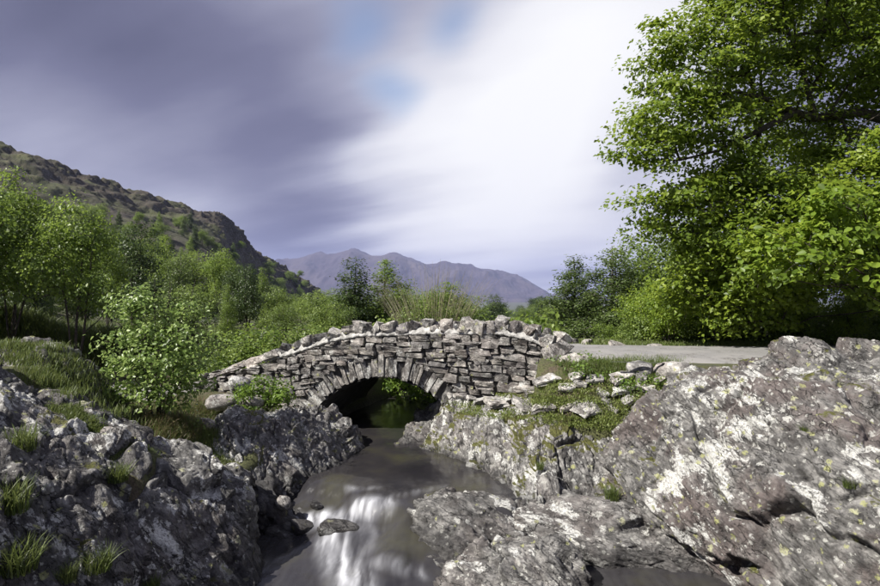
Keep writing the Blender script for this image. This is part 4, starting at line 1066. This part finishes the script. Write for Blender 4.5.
for i, (px, top, Y, k, lab) in enumerate(((318, 284, 30, 0, 'green tree left of the round tree behind the left shoulder'), (338, 287, 28, 2, 'green tree left of the dark pointed tree'), (406, 287, 28, 2, 'green tree right of the pointed birch above the bridge'), (420, 286, 26, 0, 'low tree left behind the pale twiggy bush'), (462, 288, 26, 0, 'low tree right behind the pale twiggy bush'), (515, 314, 30, 1, 'distant low tree over the right half of the parapet'), (556, 296, 30, 0, 'green tree directly left of the conical birch'))):
    put_tree('hawthorn_tree', (PH[0], PH[1], PR[1])[k], px, top, Y, (4.3, 4.0, 5.3)[k], lab, G2, i * 1.7, 1.3)
RV = random.Random(23)
for i in range(26):
    Yv_ = RV.uniform(170, 420); px_ = RV.uniform(486, 580); k_ = RV.uniform(1.6, 2.6)
    plant('valley_tree', (PD + PH)[i % 4], ((px_ - 440) / FPX * Yv_, Yv_, gz((px_ - 440) / FPX * Yv_, Yv_) - .3), 'tiny dark tree in the far valley below the mountain', 'tree', i, (k_ * 1.3, k_ * 1.3, k_), 'trees in the far valley')
G3 = 'trees beyond the lane'
put_tree('birch_tree', PB[0], 574, 252, 22, 5.6, 'conical birch, leftmost tall tree beyond the lane', G3, .6, 1.9)
put_tree('birch_tree', PB[1], 614, 240, 21, 5.6, 'tall loose birch, second tall tree beyond the lane', G3, 1.7, 1.9)
put_tree('birch_tree', PB[0], 652, 248, 25, 5.6, 'birch half hidden by the great tree at its left', G3, 2.9, 1.8)
put_tree('birch_tree', PB[1], 594, 285, 25, 5.6, 'short birch in the gap between the two tall birches', G3, 3.9, 1.9)
put_tree('young_sycamore', PY[0], 650, 272, 15.5, 4.1, 'yellow-green leafy sapling at the lane edge below the great tree', G3, .5, .95)
put_tree('young_sycamore', PY[0], 700, 232, 15.5, 4.1, 'bright green sapling in front of the great tree, second from the birches', G3, 1.6, .85)
put_tree('young_sycamore', PY[0], 760, 240, 15, 4.1, 'bright green sapling below the long lowest limb', G3, 2.7, .9)
put_tree('shrub', PS[1], 612, 318, 16.5, 1.8, 'low shrub at the foot of the second birch', G3, 3.3, .9, cat='shrub')
put_tree('dark_tree', PD[0], 800, 262, 16.5, 5.2, 'dark undergrowth tree in the shade right of the saplings', G3, .3, 1.2)
put_tree('dark_tree', PD[1], 860, 255, 16.5, 5.6, 'dark undergrowth tree near the right edge of the picture', G3, 1.3, 1.2)
put_tree('shrub', PS[0], 690, 318, 14.6, 1.8, 'leafy shrub at the far lane edge under the saplings', G3, 1.3, 1.0, cat='shrub')
put_tree('shrub', PS[1], 745, 318, 14.4, 1.8, 'leafy shrub at the far lane edge behind the huge outcrop', G3, 2.3, 1.1, cat='shrub')
put_tree('shrub', PS[1], 815, 315, 14.4, 1.8, 'dark leafy shrub behind the top of the huge outcrop', G3, 3.3, 1.1, cat='shrub')
put_tree('shrub', PS[0], 880, 312, 14.4, 1.8, 'dark leafy shrub behind the outcrop at the right edge', G3, 4.3, 1.1, cat='shrub')

for i, (px, top, Y) in enumerate(((675, 200, 22), (735, 190, 23), (800, 195, 22), (870, 200, 23), (945, 190, 22), (640, 262, 30), (560, 300, 34))):
    put_tree('hawthorn_tree', (PH + PD)[i % 4], px, top, Y, (4.3, 4.0, 5.2, 5.6)[i % 4], ('round tree seen behind the saplings, first right of the birches', 'round tree seen behind the saplings, second right of the birches', 'dark tree in the shade behind the saplings, third right of the birches', 'dark tree behind the long limb near the right edge', 'round tree beyond the right edge of the picture', 'distant round tree behind the half hidden birch', 'distant low tree left of the conical birch')[i], G3, i * 1.1, 1.1)
for i, (px, top, Y) in enumerate(((668, 262, 14.2), (716, 240, 14.0), (790, 268, 13.8), (846, 282, 13.7), (900, 262, 13.8))):
    put_tree('young_sycamore', PY[0], px, top, Y, 4.1, 'bright leafy sapling hanging over the far lane edge, ' + ('first right of the birches', 'second right of the birches', 'third right of the birches', 'behind the top of the huge outcrop', 'at the right edge of the picture')[i], G3, i * 1.9, .8)
for i, (px, top, Y) in enumerate(((668, 300, 14.9), (720, 296, 14.8), (770, 292, 14.6), (790, 300, 14.2), (845, 296, 14.3), (905, 296, 14.3), (640, 312, 15.4))):
    put_tree('shrub', PS[i % 2], px, top, Y, 1.8, 'hedge shrub at the foot of the great tree, %s' % ('second from the birches', 'third from the birches', 'fourth from the birches', 'fifth from the birches', 'second from the right edge', 'at the right edge of the picture', 'first from the birches')[i], G3, i * .9, .95, cat='shrub')
# branch of larger, nearer leaves hanging over the rocks at the right
def near_sapling():
    base = Vector((9.2, 10.9, 1.6))
    def L(px, py, Y, r): q = P(px, py, Y); k = r / FPX * Y; return (q[0] - base.x, q[1] - base.y, q[2] - base.z, k, k, k * .6)
    lobes = [L(840, 235, 10.6, 42), L(800, 265, 10.4, 34), L(870, 275, 10.3, 40), L(905, 240, 10.5, 45), L(775, 250, 10.8, 30), L(830, 205, 10.8, 36), L(925, 200, 10.6, 50), L(760, 275, 10.9, 22)]
    me = tree_meshes(43, lobes, 170, 26, .125, .22, [stem(3.8, (-.6, 0), 5, .06), stem(3.0, (.5, .2), 6, .05)], 'young_sycamore_leaf', 'bark', .8, .35, .3, LEAF4, .006)
    plant('young_sycamore', me, base, 'nearest sapling, large bright leaves hanging above the huge outcrop', 'tree', group=G3)
near_sapling()

# trees scattered over the hillside
def hillside_trees():
    R = random.Random(17); nu, nv = HILL.shape[:2]; n = 0; used = []
    tries = 0
    X, Yv, Z = HILL[:, :int(nv * .8)].reshape(-1, 3).T; PX = 440 + X / Yv * FPX; PY = 293 - (Z - CAMZ) / Yv * FPX
    while n < 150 and tries < 6000:
        tries += 1
        px = R.uniform(-20, 316)
        lim = np.interp(px, [0, 120, 160, 200, 240, 280, 318], [232, 236, 236, 242, 262, 284, 303])
        py = R.uniform(lim, 330) if R.random() < .75 else R.uniform(lim - 14, lim + 10)
        i = int(((PX - px) ** 2 + (PY - py) ** 2).argmin()); x, y, z = X[i], Yv[i], Z[i]
        if abs(PX[i] - px) > 3 or abs(PY[i] - py) > 3 or y < 40: continue
        h = R.uniform(4.5, 8.5) * (1 if y < 120 else 1.5)
        if any((x - a) ** 2 + (y - b) ** 2 < (h * .33) ** 2 for a, b in used): continue
        used.append((x, y)); n += 1
        me, H, look = R.choice([(PH[0], 4.3, 'round light-green'), (PH[1], 4.0, 'spreading light-green'), (PD[0], 5.2, 'dark'), (PR[0], 5.3, 'yellow-green'), (PB[0], 5.6, 'slender grey-green'), (PB[3], 5.6, 'slender bright-green'), (PB[3], 5.6, 'slender bright-green'), (PB[2], 5.6, 'slender dark'), (PB[0], 5.6, 'slender grey-green'), (PB[2], 5.6, 'slender dark'), (PH[0], 4.3, 'round light-green'), (PR[1], 5.3, 'yellow-green')])
        where = 'behind the left-edge trees' if px < 90 else 'above the pale-leaved bush' if px < 200 else 'above the bridge wing' if px < 265 else 'towards the mountain'
        high = 'high up' if py < lim + 16 else 'low down' if py > 300 else 'half way up'
        k = h / H
        plant('hillside_tree', me, (x, y, z - .2), f'small {look} tree {high} the hillside {where}', 'tree', R.uniform(0, 6.28), (k * 1.1, k * 1.1, k), 'trees scattered up the hillside')
hillside_trees()

# pale-leaved bush on the left bank
def pale_bush():
    c = P(158, 420, 9.4); z0 = gz(c[0], c[1]) - .05; base = Vector((c[0], c[1], z0))
    def L(px, py, Y, r, rz): q = P(px, py, Y); k = r / FPX * Y; return (q[0] - base.x, q[1] - base.y, q[2] - base.z, k, k, rz / FPX * Y)
    lobes = [L(150, 318, 9.3, 34, 30), L(185, 335, 9.3, 34, 34), L(130, 345, 9.2, 30, 32), L(165, 365, 9.1, 40, 30), L(140, 300, 9.4, 18, 18), L(190, 315, 9.5, 20, 22), L(125, 305, 9.5, 18, 22), L(200, 365, 9.2, 22, 28), L(120, 380, 9.2, 24, 24), L(160, 395, 9.1, 36, 22)]
    tr = [stem(2.3, (dx, dy), 30 + i, .022) for i, (dx, dy) in enumerate(((-.5, 0), (-.15, .2), (.2, -.1), (.55, .1), (.1, .3)))]
    me = tree_meshes(47, lobes, 330, 20, .062, .10, tr, 'whitebeam_leaf', 'bark', .5, .7, .25, LEAF4, .004)
    plant('pale_bush', me, base, 'large bush with pale whitish-green leaves on the left bank', 'bush', names=('stems', 'foliage'))
pale_bush()
def small_bush(px, py, Y, w, h, seed, mat, label, n=70, size=.06, per=26, name='bush'):
    c = P(px, py, Y); base = Vector(c)
    lobes = around(0, h * .5, w * .5, h * .42, 7, seed) + [(0, 0, h * .5, w * .38, w * .38, h * .45)]
    tr = [stem(h * .7, (q * w * .35, (.2 - .15 * i) * w), seed + i, .012) for i, q in enumerate((-.9, -.2, .4, .9))]
    me = tree_meshes(seed, lobes, n, per, size, .10, tr, mat, 'bark', .6, .6, .3, LEAF4, .003)
    return plant(name, me, base, label, 'bush', names=('stems', 'foliage'))
small_bush(263, 420, 11.15, 1.15, .85, 111, 'fern_leaf', 'bright green leafy clump under the left slope of the bridge')
small_bush(418, 401, 16.5, 2.0, 1.25, 113, 'fern_leaf', 'green bush seen through the right side of the arch', 80, .08)
small_bush(588, 388, 10.5, 1.5, .58, 115, 'fern_leaf', 'weedy green clump at the right end of the bridge by the lane', 130, .05)
small_bush(640, 387, 9.8, 1.1, .24, 117, 'fern_leaf', 'low green weeds below the grey domed boulder', 60, .045)
small_bush(190, 437, 9.5, .55, .30, 119, 'hawthorn_leaf', 'small leafy sprig below the right side of the pale-leaved bush', 24, .06)

def twig_bush():
    R = random.Random(9); base = P(432, 322, 15.6); V = []; F = []
    for i in range(170):
        a = R.uniform(-1, 1); lean = a * .75 + R.uniform(-.12, .12); h = R.uniform(.9, 1.75) * (1 - .25 * abs(a)); x0 = a * .55; y0 = R.uniform(-.35, .35)
        q = np.array((x0, y0, -.9)); d = np.array((lean * .5, R.uniform(-.2, .2), 1.0)); r0 = R.uniform(.008, .014); m = 5
        for k in range(m + 1):
            f = k / m; c = q + d * (h + .9) * f + np.array((lean * .5 * f * f, 0, -.05 * f * f)); rr = r0 * (1 - .8 * f); o = len(V)
            for t in range(3): V.append(c + np.array((math.cos(t * 2.1) * rr, math.sin(t * 2.1) * rr, 0)))
            if k:
                for t in range(3): F.append((o - 3 + t, o - 3 + (t + 1) % 3, o + (t + 1) % 3, o + t))
    root = bpy.data.objects.new('twiggy_bush', None); COL.objects.link(root); root.location = base
    tag(root, 'bush of bare straw-coloured twigs behind the crown of the bridge', 'bush')
    link('twigs', mesh_np('twigs', np.array(V), [F], MATS['dry_twig']), root)
    r = np.random.default_rng(3); c, ow = lobe_points(r, [(-.5, 0, -.1, .6, .4, .6), (.5, 0, -.1, .7, .4, .55), (0, .1, .1, .7, .4, .6)], 2200, .2)
    link('foliage', leaves_mesh('foliage', c, ow, r, .07, 'hawthorn_leaf', .5), root)
twig_bush()

# ------------------------------------------------------------------ grass
def blades(r, base, h, lean, width, curl=.5):
    """curved tapering blades at base points (n,3)"""
    n = len(base); az = r.uniform(0, 6.283, n); dirv = np.stack([np.cos(az), np.sin(az), 0 * az], 1) * lean[:, None]
    side = np.stack([-np.sin(az), np.cos(az), 0 * az], 1); side = side + r.normal(size=(n, 3)) * .3
    V = []
    for f, w in ((0, 1), (.4, .85), (.75, .5), (1, .03)):
        c = base + np.array((0, 0, 1))[None] * (h * (f - curl * .35 * f ** 2.5 * np.minimum(lean, 1.2)))[:, None] + dirv * (h * f ** 1.7)[:, None]
        if f < 1: V += [c - side * (width * w)[:, None] * .5, c + side * (width * w)[:, None] * .5]
        else: V += [c]
    V = np.stack(V, 1); b = np.arange(n)[:, None] * 7
    F4 = np.concatenate([b + np.array([[0, 1, 3, 2]]), b + np.array([[2, 3, 5, 4]])]); F3 = b + np.array([[4, 5, 6]])
    return V.reshape(-1, 3), F4, F3
def tuft_mesh(seed, n, rad, h, mat, lean=.7, width=.007):
    r = np.random.default_rng(seed); a = r.uniform(0, 6.28, n); d = rad * np.sqrt(r.uniform(0, 1, n))
    base = np.stack([np.cos(a) * d, np.sin(a) * d, -.04 + 0 * a], 1)
    V, F4, F3 = blades(r, base, h * r.uniform(.5, 1.15, n), lean * r.uniform(.15, 1.4, n), width * r.uniform(.6, 1.4, n))
    return mesh_np('grass_tuft', V, [F4, F3], MATS[mat], True, {'tint': np.repeat(r.uniform(0, 1, n), 7)})
TU = [tuft_mesh(i, 260, .11, .24, 'grass_blade') for i in range(3)]
TD = [tuft_mesh(10 + i, 200, .11, .28, 'dry_grass_blade', 1.0) for i in range(2)]
dg = bpy.context.evaluated_depsgraph_get()
def drop(px, py, fallback):
    """where the sight line at (px,py) meets the solid ground and rocks"""
    d = Vector(((px - 440) / FPX, 1, -(py - 293) / FPX)).normalized(); o = Vector((0, 0, CAMZ))
    for _ in range(6):
        hit, loc, nor, idx, ob, mt = scene.ray_cast(dg, o, d)
        if not hit: break
        if ob.name.split('.')[0] in ('rock_outcrop', 'rock_slab', 'bank_rock', 'ground', 'rock_ledge', 'stream_rock', 'paving_stone', 'arch_rock'): return loc, nor, ob.name
        o = loc + d * .01
    return Vector(fallback), Vector((0, 0, 1)), ''
bpy.context.view_layer.update(); dg = bpy.context.evaluated_depsgraph_get()
build_paving()
bpy.context.view_layer.update(); dg = bpy.context.evaluated_depsgraph_get()
tuft_spots = [(98, 560, 4.9, 1.0, 0, 'bright grass tuft on a ledge at the bottom left corner'), (66, 572, 4.7, .7, 1, 'smaller grass tuft left of the bright bottom-left tuft'), (118, 472, 6.2, .9, 2, 'grass tuft on the crest of the left outcrop beside the white lichen'),
              (22, 440, 5.1, 1.1, 0, 'grass tuft on the left outcrop near the left edge'), (10, 500, 4.6, 1.3, 1, 'shaded grass tuft at the left edge, upper one'), (18, 560, 4.3, 1.2, 2, 'shaded grass tuft at the left edge, lower one'),
              (150, 582, 5.6, .8, 0, 'grass tuft at the bottom edge left of the stream'), (612, 492, 8.1, .9, 1, 'grass tuft in the cleft between the pale bank and the huge outcrop'), (662, 380, 8.8, .7, 2, 'green tuft at the top left corner of the huge outcrop'),
              (850, 480, 6.0, .5, 0, 'small tuft in a crack at the right of the huge outcrop'), (805, 425, 6.8, .4, 1, 'tiny tuft in a crack of the huge outcrop'), (540, 462, 8.8, .5, 2, 'small tuft on the mossy pool bank')]
for px, py, Y, k, i, lab in tuft_spots:
    loc, nor, _ = drop(px, py + 6, P(px, py, Y))
    tag(link('grass_tuft', TU[i % 3], loc=loc, rot=(0, 0, px * .1), scale=(k, k, k)), lab, 'grass tuft', 'grass tufts on the rocks')
def grass_area(name, label, poly_px, n, h, mats=('grass_blade',), seed=1, lean=.6, width=.008, ok=('ground',)):
    """loose grass over the ground inside a quad of sight lines; blades stand on whatever ground is there"""
    r = np.random.default_rng(seed); q = np.array(poly_px, float); base = []
    m = max(40, n // 14)
    for _ in range(m):
        a, b = r.uniform(), r.uniform(); p = (q[0] * (1 - a) + q[1] * a) * (1 - b) + (q[3] * (1 - a) + q[2] * a) * b
        loc, nor, ob = drop(p[0], p[1], (0, 0, -9))
        if ob.split('.')[0] in ok and loc.z > .15 and nor.z > .35: base.append(loc)
    if not base: return
    base = np.array(base); k = n // len(base) + 1
    c = np.repeat(base, k, 0); c = c + r.normal(size=c.shape) * np.array((.10, .12, 0))
    if 'ground' in ok and len(ok) == 1: c[:, 2] = ground_h(c[:, 0], c[:, 1]) - .03
    else: c[:, 2] -= .03
    N_ = len(c)
    V, F4, F3 = blades(r, c, h * r.uniform(.45, 1.2, N_), lean * r.uniform(.1, 1.3, N_), width * r.uniform(.6, 1.4, N_))
    o = link(name, mesh_np(name, V, [F4, F3], MATS[mats[0]], True, {'tint': np.repeat(np.clip(r.normal(.5, .25, N_), 0, 1), 7)}))
    tag(o, label, 'grass', kind='stuff')
grass_area('bank_grass', 'green grass on the slope behind the left outcrop', [(0, 340), (60, 345), (140, 428), (20, 372)], 9000, .10, seed=1, ok=('ground', 'rock_outcrop'))
grass_area('bank_grass', 'rough grass in the hollow below the pale-leaved bush', [(120, 405), (235, 405), (225, 465), (150, 452)], 9000, .14, seed=2)
grass_area('bank_grass', 'short grass and moss in the gaps of the left outcrop', [(40, 385), (150, 425), (190, 480), (60, 440)], 9000, .08, seed=8)
grass_area('dry_bracken', 'brown dead stalks under the pale-leaved bush', [(90, 385), (215, 395), (210, 440), (110, 440)], 2200, .22, ('dry_grass_blade',), seed=3, lean=1.0)
grass_area('bank_grass', 'grass and scrub on the slope behind the pale-leaved bush', [(-20, 300), (300, 318), (230, 375), (-20, 350)], 16000, .40, seed=4, lean=.8, width=.02)
grass_area('turf', 'short yellow-green turf between the flat paving stones', [(445, 378), (668, 376), (660, 434), (455, 410)], 26000, .030, ('turf_blade',), seed=5, lean=.8, width=.013, ok=('ground', 'bank_rock'))
grass_area('verge_grass', 'green grass at the near lane edge beside the boulders', [(562, 360), (680, 358), (664, 382), (572, 384)], 8000, .13, seed=6)
grass_area('verge_grass', 'grass on the far verge of the lane', [(560, 341), (800, 345), (800, 349), (560, 347)], 9000, .14, seed=7, width=.014)

# ------------------------------------------------------------------ air
def build_haze():
    m = bpy.data.materials.new('haze_air'); m.use_nodes = True; N = NT(m.node_tree); N.n.clear()
    out = N.new('ShaderNodeOutputMaterial'); vol = N.new('ShaderNodeVolumePrincipled')
    vol.inputs['Color'].default_value = (.52, .60, 1.0, 1); vol.inputs['Density'].default_value = 6e-5; vol.inputs['Anisotropy'].default_value = 0.0
    N.link(vol.outputs[0], out.inputs['Volume'])
    x0, x1, y0, y1, z0, z1 = -11500, 11500, -3500, 14000, -125, 760
    V = [(x, y, z) for z in (z0, z1) for y in (y0, y1) for x in (x0, x1)]
    F = [(0, 2, 3, 1), (4, 5, 7, 6), (0, 1, 5, 4), (2, 6, 7, 3), (0, 4, 6, 2), (1, 3, 7, 5)]
    o = link('haze', mesh_np('haze', V, [F], m, False)); tag(o, kind='stuff', label='pale blue haze in the valley air')
build_haze()
